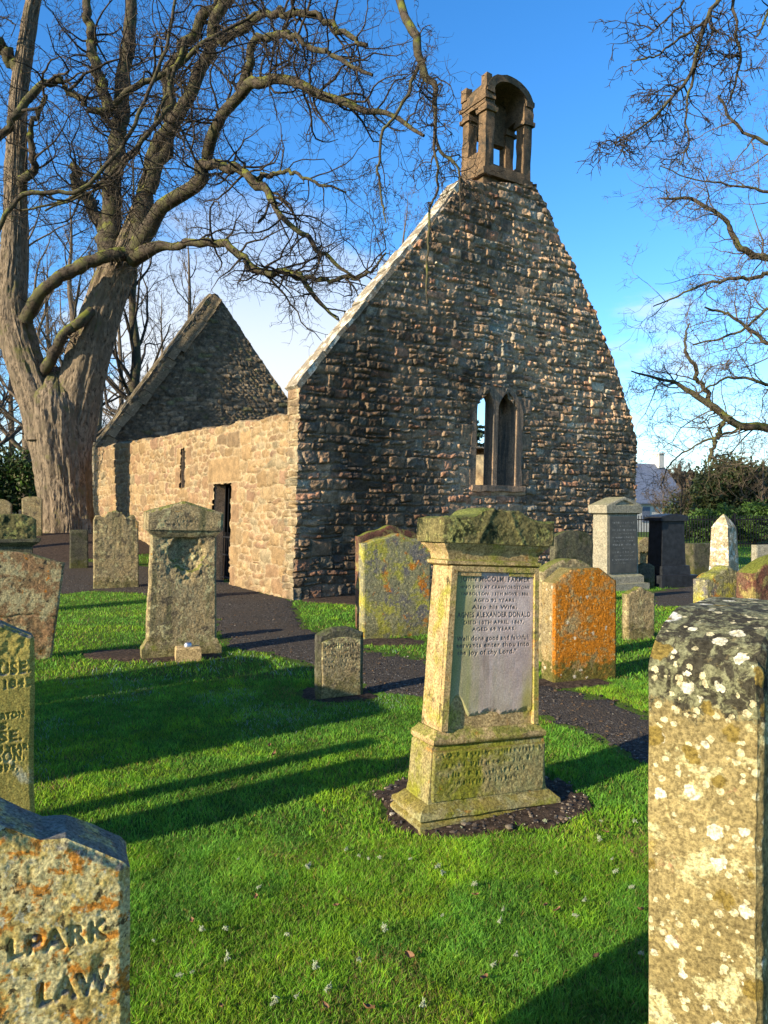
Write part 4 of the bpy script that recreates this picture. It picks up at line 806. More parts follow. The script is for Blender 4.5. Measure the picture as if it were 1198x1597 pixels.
# ------------------------------------------------------------------ the pedimented stone on the left
loc, W, Ht, ph = frame(222, 346, 800, 1026, 23, 0.20); lx, ly, lz = loc
G = empty('pediment_headstone', loc, (0, math.radians(1.2), ph), 'eroded headstone with mossy triangular pediment and hollowed face, small stone block at its foot', 'gravestone', GRP)
hw = W / 2
loft('plinth', [(-0.1, hw, 0.13), (0.10, hw, 0.13), (0.13, hw - 0.02, 0.115), (0.19, hw - 0.05, 0.10)], m_tan, G, 41, 18, 0.010, 8, 50)
def erode(X, Z):
    r = np.hypot((X - 0.02) / 0.20, (Z - 1.16) / 0.26) + 0.35 * fbm(X * 7, Z * 7, 3, 4, 6); return 0.055 * sstep(1.0, 0.75, r) + 0.02 * sstep(1.6, 0.9, r) * (0.6 + fbm(X * 18, Z * 18, 1, 4, 4))
bG = Bmp(-0.4, 0.4, 0.5, 1.25, 0.005)
for k, z in enumerate((1.12, 1.06, 1.00, 0.94, 0.88)): bG.worn(-0.36, -0.1 - 0.02 * k, z, 0.035, 80 + k); bG.worn(0.12, 0.36, z, 0.035, 90 + k)
bG.blur(); slab('die', W - 0.10, 1.36, 0.20, flat, (0, 0, 0), 0, m_tan, 42, nu=120, nv=170, rough=0.005, rs=34, bmp=bG, carve=0.008, extra=erode, parent=G, base=0.18, taper=0.08, layers=10, side=0.010)
bG2 = Bmp(-0.4, 0.4, 1.4, 1.7, 0.004)
for k, (z, x) in enumerate(((1.445, .27), (1.49, .22), (1.535, .10))): bG2.worn(-x, x, z, 0.032, 100 + k, 0.95)
bG2.blur(); hG = EYE + (800 - 783) / F * (ly - 0.1) - lz
slab('pediment', W - 0.02, hG, 0.30, peak(0.125), (0, 0, 0), 0, m_tan, 43, nu=120, nv=40, rough=0.004, rs=34, bmp=bG2, carve=0.008, parent=G, base=1.41, layers=12, side=0.010, cham=0.02)
loft('cornice', [(1.33, hw - 0.10, 0.10), (1.37, hw - 0.06, 0.125), (1.41, hw - 0.03, 0.14)], m_tan, G, 44, 14, 0.008, 8, 50)
X, Z = gpt(294, 1030); V_ = empty('flower_vase', (X, Z - 0.02, float(gh(X, Z))), (0, 0, math.radians(20)), 'small cut sandstone block with metal holder, at the foot of the pedimented headstone', 'vase')
m_fresh = stone_mat('fresh_sandstone', (0.50, 0.36, 0.17), (0.44, 0.33, 0.18), 45, bump=0.3); m_steel = plain_mat('dull_steel', (0.45, 0.46, 0.5), 0.2, 20, 0.35, 0.1, metallic=0.9)
loft('block', [(-0.03, 0.135, 0.10), (0.0, 0.135, 0.10), (0.13, 0.13, 0.095), (0.145, 0.118, 0.082)], m_fresh, V_, 46, 8, 0.003, 8, 30)
mb = MB(); nR = 16; rr = [(0.140, .045), (0.165, .045), (0.185, .038), (0.195, .022), (0.197, .0005)]
mb.add([(r * math.cos(2 * math.pi * k / nR), r * math.sin(2 * math.pi * k / nR), z) for z, r in rr for k in range(nR)], Q=[[i * nR + k, i * nR + (k + 1) % nR, (i + 1) * nR + (k + 1) % nR, (i + 1) * nR + k] for i in range(len(rr) - 1) for k in range(nR)])
mb.build('holder', m_steel, V_, True)

# ------------------------------------------------------------------ the other headstones
rw = lambda n, a, b, cap=0.035, x0=0.1, x1=0.9: [(a + (b - a) * k / max(1, n - 1), cap, x0 + 0.04 * (k % 2), x1 - 0.05 * (k % 3)) for k in range(n)]
stone_at('headstone', 'broken red-brown headstone with a crack across it, leaning right at the left edge', -72, 82, 862, 1032, 25, 0.12, cham_top(0.10, 0.3), m_C, Z=7.9, seed=51, nu=110, nv=150, rough=0.005, rs=34, roll=math.radians(5), taper=-0.10, layers=8, rows=rw(6, 0.60, 0.92, 0.04),
         extra=lambda X, Z: 0.012 * np.exp(-((Z - 0.50 - 0.04 * fbm(X * 6, 0, 0, 2, 2)) / 0.012) ** 2) + 0.010 * sstep(0.50, 0.44, Z) * (0.5 + fbm(X * 12, Z * 12, 5, 4, 9)))
T0 = frame(-25, 56, 803, 910, 24, 0.35, 11.5)
D0 = empty('mossy_monument', T0[0], (0, 0, T0[3]), 'broad dark mossy monument with a ledge, above the broken red-brown headstone', 'gravestone', GRP)
slab('top', T0[1], T0[2], 0.30, arch(0.10, 2.5), (0, 0, 0), 0, m_capm, 52, nu=60, nv=40, rough=0.03, rs=8, parent=D0, base=T0[2] - 0.40, layers=8, wob=0.02)
loft('ledge', [(T0[2] - 0.50, T0[1] / 2 - 0.03, 0.18), (T0[2] - 0.44, T0[1] / 2 + 0.07, 0.24), (T0[2] - 0.39, T0[1] / 2 + 0.07, 0.24)], m_dark, D0, 53, 14, 0.01, 6)
loft('body', [(-0.1, T0[1] / 2 - 0.01, 0.18), (T0[2] - 0.50, T0[1] / 2 - 0.05, 0.16)], m_dark, D0, 54, 14, 0.01, 6)
stone_at('headstone', 'pale-edged small headstone standing left of the big trunk', 34, 66, 776, 822, 20, 0.14, cham_top(0.06, 0.5), m_tan, Z=20.5, seed=55, nu=30, nv=30)
stone_at('headstone', 'low round-topped headstone at the far left edge in front of the hedge', -14, 18, 780, 830, 20, 0.14, arch(0.12), m_tan, Z=18.5, seed=56, nu=30, nv=30)
stone_at('headstone', 'scroll-topped headstone with deep carving, left of the pedimented one', 146, 217, 798, 919, 23, 0.14, scroll, m_tan, seed=57, nu=90, nv=130, rough=0.008, rs=22, layers=8, extra=lambda X, Z: 0.03 * np.maximum(0, fbm(X * 6, Z * 4, 2, 3, 11)) * sstep(0.5, 0.9, Z))
stone_at('headstone', 'small dark headstone between the tree roots and the scroll-topped one', 109, 138, 828, 881, 25, 0.13, flat, m_dark, Z=17.0, seed=58, nu=30, nv=30)
stone_at('headstone', 'small headstone standing alone by the path, lettered HUGH HENRY', 497, 568, 981, 1091, 24, 0.10, cham_top(0.05, 0.35), m_dark, seed=59, nu=110, nv=150, rough=0.005, rs=30, layers=8, cham=0.018)
HH = bpy.context.scene.objects[-1] if False else None
stone_at('headstone', 'tall headstone with orange and yellow stains and rows of fine lettering, before the gable', 568, 672, 835, 1003, 24, 0.16, ogee(0.10), m_lich, Z=9.3, seed=60, nu=130, nv=190, rough=0.004, rs=34, roll=math.radians(0.5), rows=[(0.30, .03, .35, .9), (0.44, .03, .2, .8), (0.50, .032, .25, .7), (0.56, .03, .35, .55), (0.60, .03, .15, .9), (0.66, .03, .1, .9), (0.72, .04, .1, .95), (0.80, .04, .1, .9), (0.86, .034, .15, .85)], taper=-0.04)
stone_at('headstone', 'dark scroll-topped headstone with a red edge, directly behind the orange and yellow stained one', 561, 660, 822, 985, 28, 0.13, ogee(0.12), m_red, Z=10.2, seed=61, nu=60, nv=60, rough=0.01)
stone_at('headstone', 'shoulder-arched headstone covered in bright orange lichen', 865, 963, 888, 1066, 21, 0.22, cham_top(0.13, 0.45), m_orange, Z=6.95, seed=62, nu=130, nv=180, rough=0.005, rs=36, layers=10, side=0.006, cham=0.012, rows=[(0.34, .03, .3, .8), (0.42, .034, .1, .75), (0.48, .034, .08, .75), (0.56, .034, .1, .8), (0.63, .034, .15, .8), (0.70, .034, .05, .8), (0.77, .034, .1, .85), (0.84, .03, .3, .8)])
stone_at('headstone', 'round-topped mossy headstone right behind the orange lichen one', 850, 930, 873, 1050, 24, 0.18, arch(0.13), m_tan, Z=7.9, seed=63, nu=50, nv=50, rough=0.01)
stone_at('headstone', 'dark arched headstone close to the gable, left of the grey pedimented monument', 867, 926, 829, 945, 26, 0.16, arch(0.10), m_dark, Z=12.5, seed=64, nu=40, nv=40, rough=0.01)
stone_at('headstone', 'short mossy-topped headstone on the grass, right of the orange lichen one', 979, 1022, 918, 996, 20, 0.12, ogee(0.07), m_tan, Z=9.35, seed=65, nu=60, nv=80, rough=0.005, rs=30, rows=rw(5, .4, .8, .035))
stone_at('headstone', 'arched headstone with a red inset behind the grey pedimented monument', 990, 1026, 839, 905, 20, 0.3, arch(0.30), m_tan, Z=18.0, seed=66, nu=40, nv=40, extra=lambda X, Z: 0.08 * (np.abs(X) < 0.17) * (Z < 0.6))
stone_at('headstone', 'low black headstone under the arched one, right of the grey pedimented monument', 996, 1022, 880, 920, 20, 0.14, arch(0.08), m_dark, Z=15.5, seed=67, nu=30, nv=30)
stone_at('headstone', 'dark block headstone with a lit edge, just right of the tall black monument', 1082, 1114, 849, 905, 22, 0.3, flat, m_dark, Z=18.5, seed=68, nu=30, nv=30)
stone_at('headstone', 'broad lichen-spotted headstone with rounded shoulders below the obelisk', 1102, 1172, 886, 1010, 24, 0.16, ogee(0.10), m_lich, Z=6.9, seed=69, nu=100, nv=120, rough=0.005, rs=30, layers=8, rows=rw(6, .45, .86, .03))
stone_at('headstone', 'dark red headstone with mossy curved top at the right edge, beside the lichen-spotted one', 1178, 1300, 866, 1010, 22, 0.20, arch(0.16), m_red, Z=6.7, seed=70, nu=120, nv=120, rough=0.008, rs=14, layers=8, rows=rw(9, .4, .86, .028))
stone_at('headstone', 'low grey headstone in front of the fence at the right edge', 1180, 1212, 851, 905, 20, 0.14, flat, m_grey, Z=15.0, seed=71, nu=30, nv=30)

# small stone lettering (own face part so the name reads)
loc, W, Ht, ph = frame(497, 568, 981, 1091, 24, 0.10)
small = [o for o in scene.objects if o.get('label', '').endswith('HUGH HENRY')][0]
bH = Bmp(-0.2, 0.2, 0.05, 0.7, 0.0025); bH.text('HUGH HENRY', 0, Ht - 0.165, 0.033, 'C', 0.30, 0.02)
for k, z in enumerate((Ht - .21, Ht - .25, Ht - .29, Ht - .33)): bH.worn(-0.15, 0.15, z, 0.024, 200 + k)
bH.blur(1); slab('inscription_face', W - 0.06, Ht - 0.08, 0.02, cham_top(0.03, 0.35), (0, -0.050, 0), 0, m_tan, 72, nu=150, nv=190, rough=0.005, rs=20, bmp=bH, carve=0.006, parent=small, base=0.02, cham=0.006, layers=3)

# grey monument with a dark inscription panel
loc, W, Ht, ph = frame(947, 996, 776, 922, 27, 0.42, 15.0)
N = empty('pediment_monument', loc, (0, 0, ph), 'tall grey monument with triangular pediment and dark inscribed panel, by the right gable corner', 'gravestone', GRP)
hw = W / 2
loft('base', [(-0.1, hw + 0.16, 0.36), (0.14, hw + 0.16, 0.36), (0.15, hw + 0.08, 0.28), (0.28, hw + 0.08, 0.28), (0.32, hw + 0.02, 0.23)], m_grey, N, 81, 10, 0.004, 5)
loft('shaft', [(0.30, hw, 0.21), (Ht - 0.34, hw - 0.02, 0.20)], m_grey, N, 82, 10, 0.004, 5)
m_slate, nt, bs = newmat('dark_panel'); v, _ = _vec(nt, 83); ik = nt.nodes.new('ShaderNodeAttribute'); ik.attribute_name = 'ink'
c = _mix(nt, _range(nt, _noise(nt, v, 8, 6, 0.6), 0.3, 0.7), (0.055, 0.058, 0.055), (0.085, 0.085, 0.075)); c = _mix(nt, _range(nt, ik.outputs['Fac'], 0.15, 0.8), c, (0.24, 0.24, 0.23)); nt.links.new(c, bs.inputs['Base Color']); bs.inputs['Roughness'].default_value = 0.5
bN = Bmp(-hw, hw, 0.3, Ht, 0.006); z = Ht - 0.55; k = 0
while z > 0.55:
    bN.worn(-hw * 0.72, hw * (0.62 + 0.1 * (k % 2)), z, 0.045, 300 + k, 1.0); bN.worn(-hw * 0.6, hw * 0.6, z - 0.06, 0.022, 330 + k, 1.0); z -= 0.15; k += 1
slab('inscription_panel', W * 0.88, Ht - 0.40, 0.04, flat, (0, -0.212, 0), 0, m_slate, 84, nu=100, nv=200, rough=0.001, bmp=bN, carve=0.001, parent=N, base=0.36, ink=True, layers=2, cham=0.003, wob=0.0)
loft('cornice', [(Ht - 0.36, hw, 0.21), (Ht - 0.33, hw + 0.05, 0.26), (Ht - 0.20, hw + 0.06, 0.27)], m_grey, N, 85, 10, 0.003, 5)
slab('pediment', W + 0.12, Ht, 0.54, peak(0.17), (0, 0, 0), 0, m_grey, 86, nu=30, nv=10, rough=0.003, parent=N, base=Ht - 0.199, layers=4, extra=lambda X, Z: 0.04 * (Z < Ht - 0.04 - 0.17 * np.abs(X) / hw - 0.03) * (Z > Ht - 0.17))
# tall black monument
loc, W, Ht, ph = frame(1033, 1070, 803, 918, 22, 0.45, 15.8)
Q_ = empty('black_monument', loc, (0, 0, ph), 'tall black monument with flat cap in deep shade before the railings', 'gravestone', GRP); hw = W / 2
m_blk = plain_mat('black_granite', (0.018, 0.02, 0.024), 0.4, 9, 0.45, 0.15, seed=87)
loft('base', [(-0.1, hw + 0.17, 0.40), (0.25, hw + 0.17, 0.40), (0.26, hw + 0.06, 0.30), (0.45, hw + 0.05, 0.28)], m_blk, Q_, 88, 8, 0.003, 5)
loft('shaft', [(0.45, hw, 0.22), (Ht - 0.15, hw - 0.03, 0.20)], m_blk, Q_, 89, 8, 0.003, 5)
slab('cap', W + 0.10, Ht, 0.52, arch(0.06), (0, 0, 0), 0, m_blk, 90, nu=30, nv=10, rough=0.003, parent=Q_, base=Ht - 0.15, layers=4)
# obelisk
X = (1129 - 599) / F * 11.0; zt = EYE + (800 - 803) / F * 11.0
Ob = empty('obelisk', (X, 11.0, 0), (0, 0, math.radians(38)), 'small pointed obelisk blotched with white lichen, behind the lichen-spotted headstone', 'gravestone', GRP)
loft('pedestal', [(-0.1, 0.28, 0.28), (0.40, 0.27, 0.27), (0.46, 0.30, 0.30), (0.52, 0.30, 0.30), (0.56, 0.22, 0.22)], m_grey, Ob, 91, 8, 0.006, 6)
loft('shaft', [(0.55, 0.158, 0.158), (zt - 0.20, 0.125, 0.125), (zt - 0.10, 0.075, 0.075), (zt, 0.006, 0.006)], m_white, Ob, 92, 8, 0.008, 7, 30)
# stones added out of view on the left to shade the lawn
sx_, sy_ = SUN_AZ; sdir = -np.array(SUN_AZ); px_ = np.array([-sdir[1], sdir[0]])
def shadow_stone(q, a, W, Ht, T, top, label, seed):
    p = px_ * q + sdir * a; yaw = math.atan2(px_[1], px_[0]) - math.pi
    tag(slab('headstone', W, Ht, T, top, (p[0], p[1], float(gh(p[0], p[1]))), yaw, m_tan, seed, nu=30, nv=30, rough=0.01), label, 'gravestone', GRP)
shadow_stone(3.76, -0.6, 0.27, 1.25, 0.30, peak(0.05), 'thick headstone added out of view to cast a shadow beside the green-stained one', 301)
shadow_stone(4.12, -1.3, 0.16, 1.6, 0.14, flat, 'slim shadow-casting post added out of view at the left', 302)
for k, (q, w, h) in enumerate(((5.1, 0.95, 1.85), (6.05, 0.95, 2.0), (7.0, 0.92, 1.9))):
    shadow_stone(q, -1.35, w, h, 0.2, arch(0.06), ('nearest', 'tallest and middle', 'farthest')[k] + ' of three broad shadow-casting headstones added out of view at the left', 303 + k)

# ------------------------------------------------------------------ bare trees
def unit(v): return v / (np.linalg.norm(v, axis=-1, keepdims=True) + 1e-9)
class Wood:
    def __init__(s): s.V = []; s.Q = []; s.n = 0
    def tubes(s, P, R, sides):
        """P (N,K,3), R (N,K) -> tapered tubes"""
        N, K, _ = P.shape; T = np.gradient(P, axis=1); T = unit(T); ref = unit(np.cross(T[:, 0], np.array([0.31, 0.87, 0.39]) + 0 * T[:, 0]))[:, None, :]
        n1 = unit(ref - T * (ref * T).sum(-1, keepdims=True)); n2 = np.cross(T, n1); th = 2 * np.pi * np.arange(sides) / sides
        V = P[:, :, None] + R[:, :, None, None] * (np.cos(th)[None, None, :, None] * n1[:, :, None] + np.sin(th)[None, None, :, None] * n2[:, :, None])
        i = (np.arange(N)[:, None, None] * K + np.arange(K - 1)[None, :, None]) * sides; k = np.arange(sides)[None, None]; k2 = (k + 1) % sides
        s.Q.append((np.stack([i + k, i + k2, i + sides + k2, i + sides + k], -1) + s.n).reshape(-1, 4)); s.V.append(V.reshape(-1, 3)); s.n += N * K * sides
    def build(s, name, mat, parent, smooth=True): return mesh_obj(name, np.concatenate(s.V), [np.concatenate(s.Q)], mat, parent, smooth, sharp=None)
def grow(S, D, L, R, K, rng, wig, lift, taper=0.75):
    N = len(S); P = np.zeros((N, K, 3)); P[:, 0] = S; d = unit(D); p = S.copy()
    for k in range(1, K):
        d = unit(d + rng.normal(0, wig, (N, 3)) + np.array([0, 0, lift])); p = p + d * (L / (K - 1))[:, None]; P[:, k] = p
    return P, R[:, None] * (1 - taper * np.linspace(0, 1, K)[None])
def spawn(P, R, n, t0, t1, rng, ang=(30, 75), lenf=(0.3, 0.55), rf=0.55, minr=0.002):
    N, K, _ = P.shape; T = unit(np.gradient(P, axis=1)); L = np.linalg.norm(np.diff(P, axis=1), axis=-1).sum(1)
    idx = np.repeat(np.arange(N), n); t = rng.uniform(t0, t1, N * n); f = t * (K - 1); i = np.minimum(f.astype(int), K - 2); w = (f - i)[:, None]
    S = P[idx, i] * (1 - w) + P[idx, i + 1] * w; t_ = T[idx, i]; r = R[idx, i] * (1 - w[:, 0]) + R[idx, i + 1] * w[:, 0]
    rv = unit(np.cross(t_, rng.normal(0, 1, t_.shape))); a = np.radians(rng.uniform(*ang, len(t)))[:, None]
    return S, t_ * np.cos(a) + rv * np.sin(a), L[idx] * rng.uniform(*lenf, len(t)) * (1.15 - 0.6 * t), np.maximum(r * rf * rng.uniform(.6, 1, len(t)), minr)
def smooth_path(C, n):
    C = np.asarray(C, float); m = len(C); out = []
    P = np.vstack([2 * C[0] - C[1], C, 2 * C[-1] - C[-2]]); 
    for q in np.linspace(0, m - 1 - 1e-6, n):
        i = int(q); t = q - i; a, b, c, d = P[i], P[i + 1], P[i + 2], P[i + 3]
        out.append(0.5 * (2 * b + (c - a) * t + (2 * a - 5 * b + 4 * c - d) * t * t + (3 * b - a - 3 * c + d) * t ** 3))
    return np.array(out)
m_bark = bark_mat('sycamore_bark', (0.27, 0.205, 0.14), (0.16, 0.125, 0.085), 0.55, 1, (10, 10, 3.2), 1.0, 0.09)
m_limb = bark_mat('mossy_limb_bark', (0.07, 0.054, 0.04), (0.075, 0.07, 0.035), 0.8, 2, (7, 7, 7), 0.9, 0.03)
m_twig = bark_mat('twig_bark', (0.034, 0.027, 0.021), (0.06, 0.047, 0.034), 0.0, 3, (3, 3, 3), 0.3, 0.01)
m_tanw = bark_mat('pale_twig_bark', (0.15, 0.115, 0.08), (0.09, 0.07, 0.05), 0.0, 4, (2, 2, 2), 0.3, 0.01)

def limb(pts, n=40, knob=0.05, seed=0):
    """pts of (photo x, photo y, depth, radius in photo px) -> path and radii"""
    C = np.array([np.append(at(x, y, Z), r * Z / F) for x, y, Z, r in pts]); Q = smooth_path(C, n); P, R = Q[:, :3], np.maximum(Q[:, 3], 0.004)
    t = np.arange(n) * 0.45 + seed * 9.1
    for c in range(3): P[:, c] += np.minimum(1.5 * R, 1.8 * knob) * fbm(t, t * 0 + c * 5, seed, 3, seed) * np.clip(np.arange(n) / 4, 0, 1)
    return P, R * (1 + 0.12 * fbm(t * 2, 0 * t, 3, 2, seed + 3))
def twigs(W, P, R, rng, n=(10, 5, 4, 3), lens=(1.9, 0.8, 0.36, 0.16), t0=0.2, lift=0.02, wig=0.30, rmax=0.035, ang=(35, 85)):
    """crooked side branches in four orders"""
    S, D, L, r = spawn(P[None], R[None], n[0], t0, 1.0, rng, ang, (1, 1), 0.55)
    L = lens[0] * rng.uniform(0.4, 1.25, len(L)); r = np.clip(r, 0.008, rmax); A = grow(S, D, L, r, 10, rng, wig, lift); W.tubes(*A, 5)
    for lv in (1, 2, 3):
        if lv >= len(n) or n[lv] == 0: break
        S, D, L, r = spawn(*A, n[lv], 0.15, 1.0, rng, (35, 80), (1, 1), 0.66, 0.0055); L = lens[lv] * rng.uniform(0.4, 1.3, len(L))
        A = grow(S, D, L, r, (0, 7, 5, 3)[lv], rng, wig * 1.1, lift, 0.6); W.tubes(*A, (0, 4, 3, 3)[lv])

# the big sycamore on the left
ty = float(gh(*TREE)); syc = empty('sycamore_tree', (TREE[0], TREE[1], ty), label='huge bare sycamore with a fluted pale trunk and mossy limbs, left of the church', cat='tree')
def local(P): return P - np.array([TREE[0], TREE[1], ty])
# trunk: fluted bole splitting into two stems
def bole(path, sides, lobes, seed, flare):
    P = smooth_path(path, 130); V = []; th = 2 * np.pi * np.arange(sides) / sides
    for k, (x, y, z, r) in enumerate(P):
        g = max(0, z - P[0][2]); fl = flare * math.exp(-g / 0.55)
        w = fbm(np.cos(th) * lobes, np.sin(th) * lobes, g * 0.22 + seed, 3, seed); w2 = fbm(np.cos(th) * 7, np.sin(th) * 7, g * 0.5, 3, seed + 5)
        rad = r * (1 + 0.16 * w + 0.05 * w2 - 0.06 * np.abs(np.sin(th * 4 + 1.5 * fbm(th * 0, th * 0 + g * 0.3, 0, 2, 2))) ** 6 + fl * (0.5 + 0.9 * np.clip(fbm(np.cos(th) * 2.6, np.sin(th) * 2.6, seed, 2, seed + 9), -0.4, 1)))
        rad = rad + 0.10 * r * np.maximum(0, fbm(np.cos(th) * 2, np.sin(th) * 2, g * 0.9, 2, seed + 20)) * np.clip(g / 2, 0, 1)
        rad = rad - 0.03 * (1 - np.abs(fbm(np.cos(th) * 11, np.sin(th) * 11, g * 1.3, 3, seed + 31))) ** 5 + 0.025 * fbm(np.cos(th) * 20, np.sin(th) * 20, g * 5, 2, seed + 33)
        V.append(np.stack([x + rad * np.cos(th), y + rad * np.sin(th), z + 0 * th], 1))
    V = np.concatenate(V); i = np.arange(129)[:, None] * sides; k = np.arange(sides)[None]
    return V, np.stack([i + k, i + (k + 1) % sides, i + sides + (k + 1) % sides, i + sides + k], -1).reshape(-1, 4)
def pth(pts): return [np.append(at(x, y, Z) - np.array([TREE[0], TREE[1], ty]), r * Z / F) for x, y, Z, r in pts]
mbt = MB()
V, Q = bole(pth([(104, 850, 22, 39.6), (104, 820, 22, 38.7), (102, 780, 22, 39.6), (98, 730, 22, 43.2), (94, 680, 22, 46.8), (90, 635, 22, 45.9), (88, 600, 22.1, 32.8), (89, 575, 22.2, 11.5)]), 220, 1.6, 3, 0.75); mbt.add(V, Q=Q)
V, Q = bole(pth([(80, 690, 21.8, 36), (66, 640, 21.8, 32), (48, 590, 21.8, 30.3), (30, 535, 21.8, 27.9), (18, 480, 21.8, 24.6), (20, 420, 21.8, 19), (24, 340, 21.8, 16.7), (26, 250, 21.8, 15.2), (30, 150, 21.8, 12.9), (46, 40, 21.8, 11.4), (62, -60, 21.8, 9.1), (70, -200, 21.8, 6.1)]), 110, 1.3, 5, 0.0); mbt.add(V, Q=Q)
V, Q = bole(pth([(108, 690, 22.1, 37.8), (118, 640, 22.1, 34.4), (132, 580, 22.1, 32.8), (148, 520, 22.1, 31.2), (166, 465, 22.1, 29.5), (182, 420, 22.1, 27.4), (198, 385, 22.1, 19.8), (214, 335, 22.1, 12.9), (228, 290, 22.1, 9.9)]), 110, 1.3, 7, 0.0); mbt.add(V, Q=Q)
mbt.build('trunk', m_bark, syc, True, 60)
LIMBS = [  # photo x, y, depth, radius px
    [(180, 440, 22, 20), (170, 380, 22, 18), (174, 320, 22, 16), (182, 220, 22, 14), (198, 120, 22, 12), (208, 0, 22, 10), (214, -120, 22, 8)],
    [(178, 430, 22, 20), (160, 360, 22.5, 12), (128, 300, 22.5, 9), (118, 260, 22.5, 7)],
    [(170, 180, 21.5, 12), (155, 120, 21.5, 11), (140, 40, 21.5, 9), (130, -60, 21.5, 7)],
    [(214, 380, 22, 20), (232, 290, 22, 15), (252, 225, 21.5, 14), (282, 170, 21, 13), (318, 95, 20.5, 13), (342, 30, 20, 12), (372, -50, 19.5, 11), (420, -140, 18, 11)],
    [(232, 300, 21.8, 14), (262, 215, 21.5, 13), (262, 120, 21, 12), (300, 60, 20.5, 11), (350, -20, 20, 9)],
    [(205, 405, 21.5, 20), (238, 345, 21, 15), (285, 308, 20.5, 14), (318, 280, 20, 13), (318, 248, 20, 12), (342, 195, 19.5, 11), (368, 146, 19, 11), (400, 122, 18.5, 11), (450, 126, 18, 10), (500, 150, 17.5, 9), (552, 172, 17, 7), (612, 180, 16.5, 5), (660, 215, 16, 3)],
    [(375, 140, 19, 9), (392, 75, 18.5, 8), (428, 55, 18, 7), (470, 65, 17.5, 6), (525, 90, 17, 5), (580, 120, 16.5, 3)],
    [(345, 70, 19.5, 10), (400, 30, 19, 8), (450, 20, 18, 7), (520, 40, 17.5, 6), (570, 70, 17, 4)],
    [(205, 405, 21.5, 20), (255, 382, 21, 9), (298, 384, 20.5, 8), (340, 379, 20, 8), (372, 400, 19.5, 7), (402, 430, 19, 7), (438, 420, 18.5, 6.5), (470, 440, 18, 6), (500, 470, 17.8, 4.5), (527, 500, 17.6, 2)],
    [(445, 424, 18.4, 5), (490, 436, 18, 4.5), (545, 436, 17.6, 4), (580, 425, 17.4, 3), (600, 395, 17.2, 2)],
    [(315, 258, 20, 10), (352, 262, 19.5, 9), (385, 276, 19, 9), (418, 298, 18.5, 8), (436, 338, 18, 6), (480, 375, 17.8, 5), (520, 408, 17.6, 4), (562, 440, 17.4, 2)],
    [(400, 282, 19, 6), (445, 270, 18.5, 4), (490, 285, 18, 3), (540, 300, 17.5, 2)],
    [(225, 385, 21.9, 10), (200, 398, 21.4, 14), (160, 402, 21, 13), (110, 425, 21, 13), (66, 455, 21, 12), (40, 500, 21.4, 14)],
    [(60, 600, 21.8, 10), (80, 560, 21.4, 11), (104, 520, 21.2, 10), (130, 500, 21.4, 10), (165, 465, 22, 9)],
    [(-60, 260, 15, 9), (0, 218, 15, 8), (40, 168, 15, 8), (82, 125, 15, 7.5), (112, 142, 15, 7), (150, 174, 15, 6.5), (205, 140, 15, 6), (268, 108, 15, 5), (330, 60, 15, 4), (400, 20, 15, 3)],
    [(-40, 420, 14, 5), (30, 310, 14, 4.5), (120, 300, 14, 4), (185, 235, 14, 4), (232, 150, 14, 3.6), (262, 60, 14, 3.2), (276, -30, 14, 3)],
    [(262, 108, 15, 5), (262, 170, 15, 4.5), (205, 235, 15, 4), (150, 290, 15, 3.4), (80, 320, 15, 2.4), (20, 330, 15, 1.6)],
    [(290, 60, 15, 4.5), (262, 140, 15, 4), (236, 200, 15, 3.6), (195, 260, 15, 3.2), (140, 300, 15, 2.6), (70, 330, 15, 2)],
    [(420, -140, 18, 11), (520, -150, 15, 10), (590, -80, 13.5, 9), (628, 0, 12.6, 8.5), (650, 62, 12.3, 8.5), (662, 108, 12.2, 8), (680, 148, 12.2, 5.5), (676, 190, 12.2, 4), (684, 235, 12.2, 3.4), (704, 252, 12.2, 3.2), (716, 272, 12.2, 2.2), (718, 330, 12.2, 1.5)],
    [(680, 150, 12.2, 4), (678, 220, 12.2, 2.8), (683, 290, 12.2, 2.6), (670, 330, 12.2, 2.4), (667, 400, 12.2, 2.4), (667, 475, 12.2, 2)],
    [(655, 100, 12.3, 4), (630, 160, 12.3, 3.4), (600, 205, 12.3, 3), (590, 260, 12.3, 2.6), (596, 310, 12.3, 2), (602, 350, 12.3, 1.3)],
    [(28, 110, 21.8, 12), (-10, 60, 21.5, 11), (-60, 20, 21, 9)], [(24, 300, 21.8, 9), (50, 262, 21.4, 8), (52, 200, 21.2, 5), (70, 150, 21, 3)],
]
rng = np.random.default_rng(8); Wl = Wood(); Wt = Wood()
for k, pts in enumerate(LIMBS):
    P, R = limb(pts, 44, 0.10 if k not in (12, 13) else 0.03, k); R = R * (0.78 if k > 1 else 0.9); P = local(P); Wl.tubes(P[None], R[None], 9)
    far = pts[-1][0] > 380 or pts[-1][2] < 16; ln = float(np.linalg.norm(np.diff(P, axis=0), axis=1).sum())
    if pts[-1][2] < 13: twigs(Wt, P, R, rng, (int(ln * 2.0) if k != 19 else 2, 4, 3, 2), (0.9, 0.45, 0.24, 0.12) if k != 19 else (0.3, 0.15, 0.1, 0.06), 0.35, -0.05, 0.32, 0.016)
    elif k in (12, 13): twigs(Wt, P, R, rng, (5, 3, 3, 2), (0.8, 0.5, 0.25, 0.12), 0.1, 0.05)
    else: twigs(Wt, P, R, rng, (int(ln * 3.2), 5, 4, 1), (2.1, 0.95, 0.42, 0.2), 0.20, 0.01 if far else 0.04)
Wl.build('limb', m_limb, syc); Wt.build('crown', m_twig, syc)

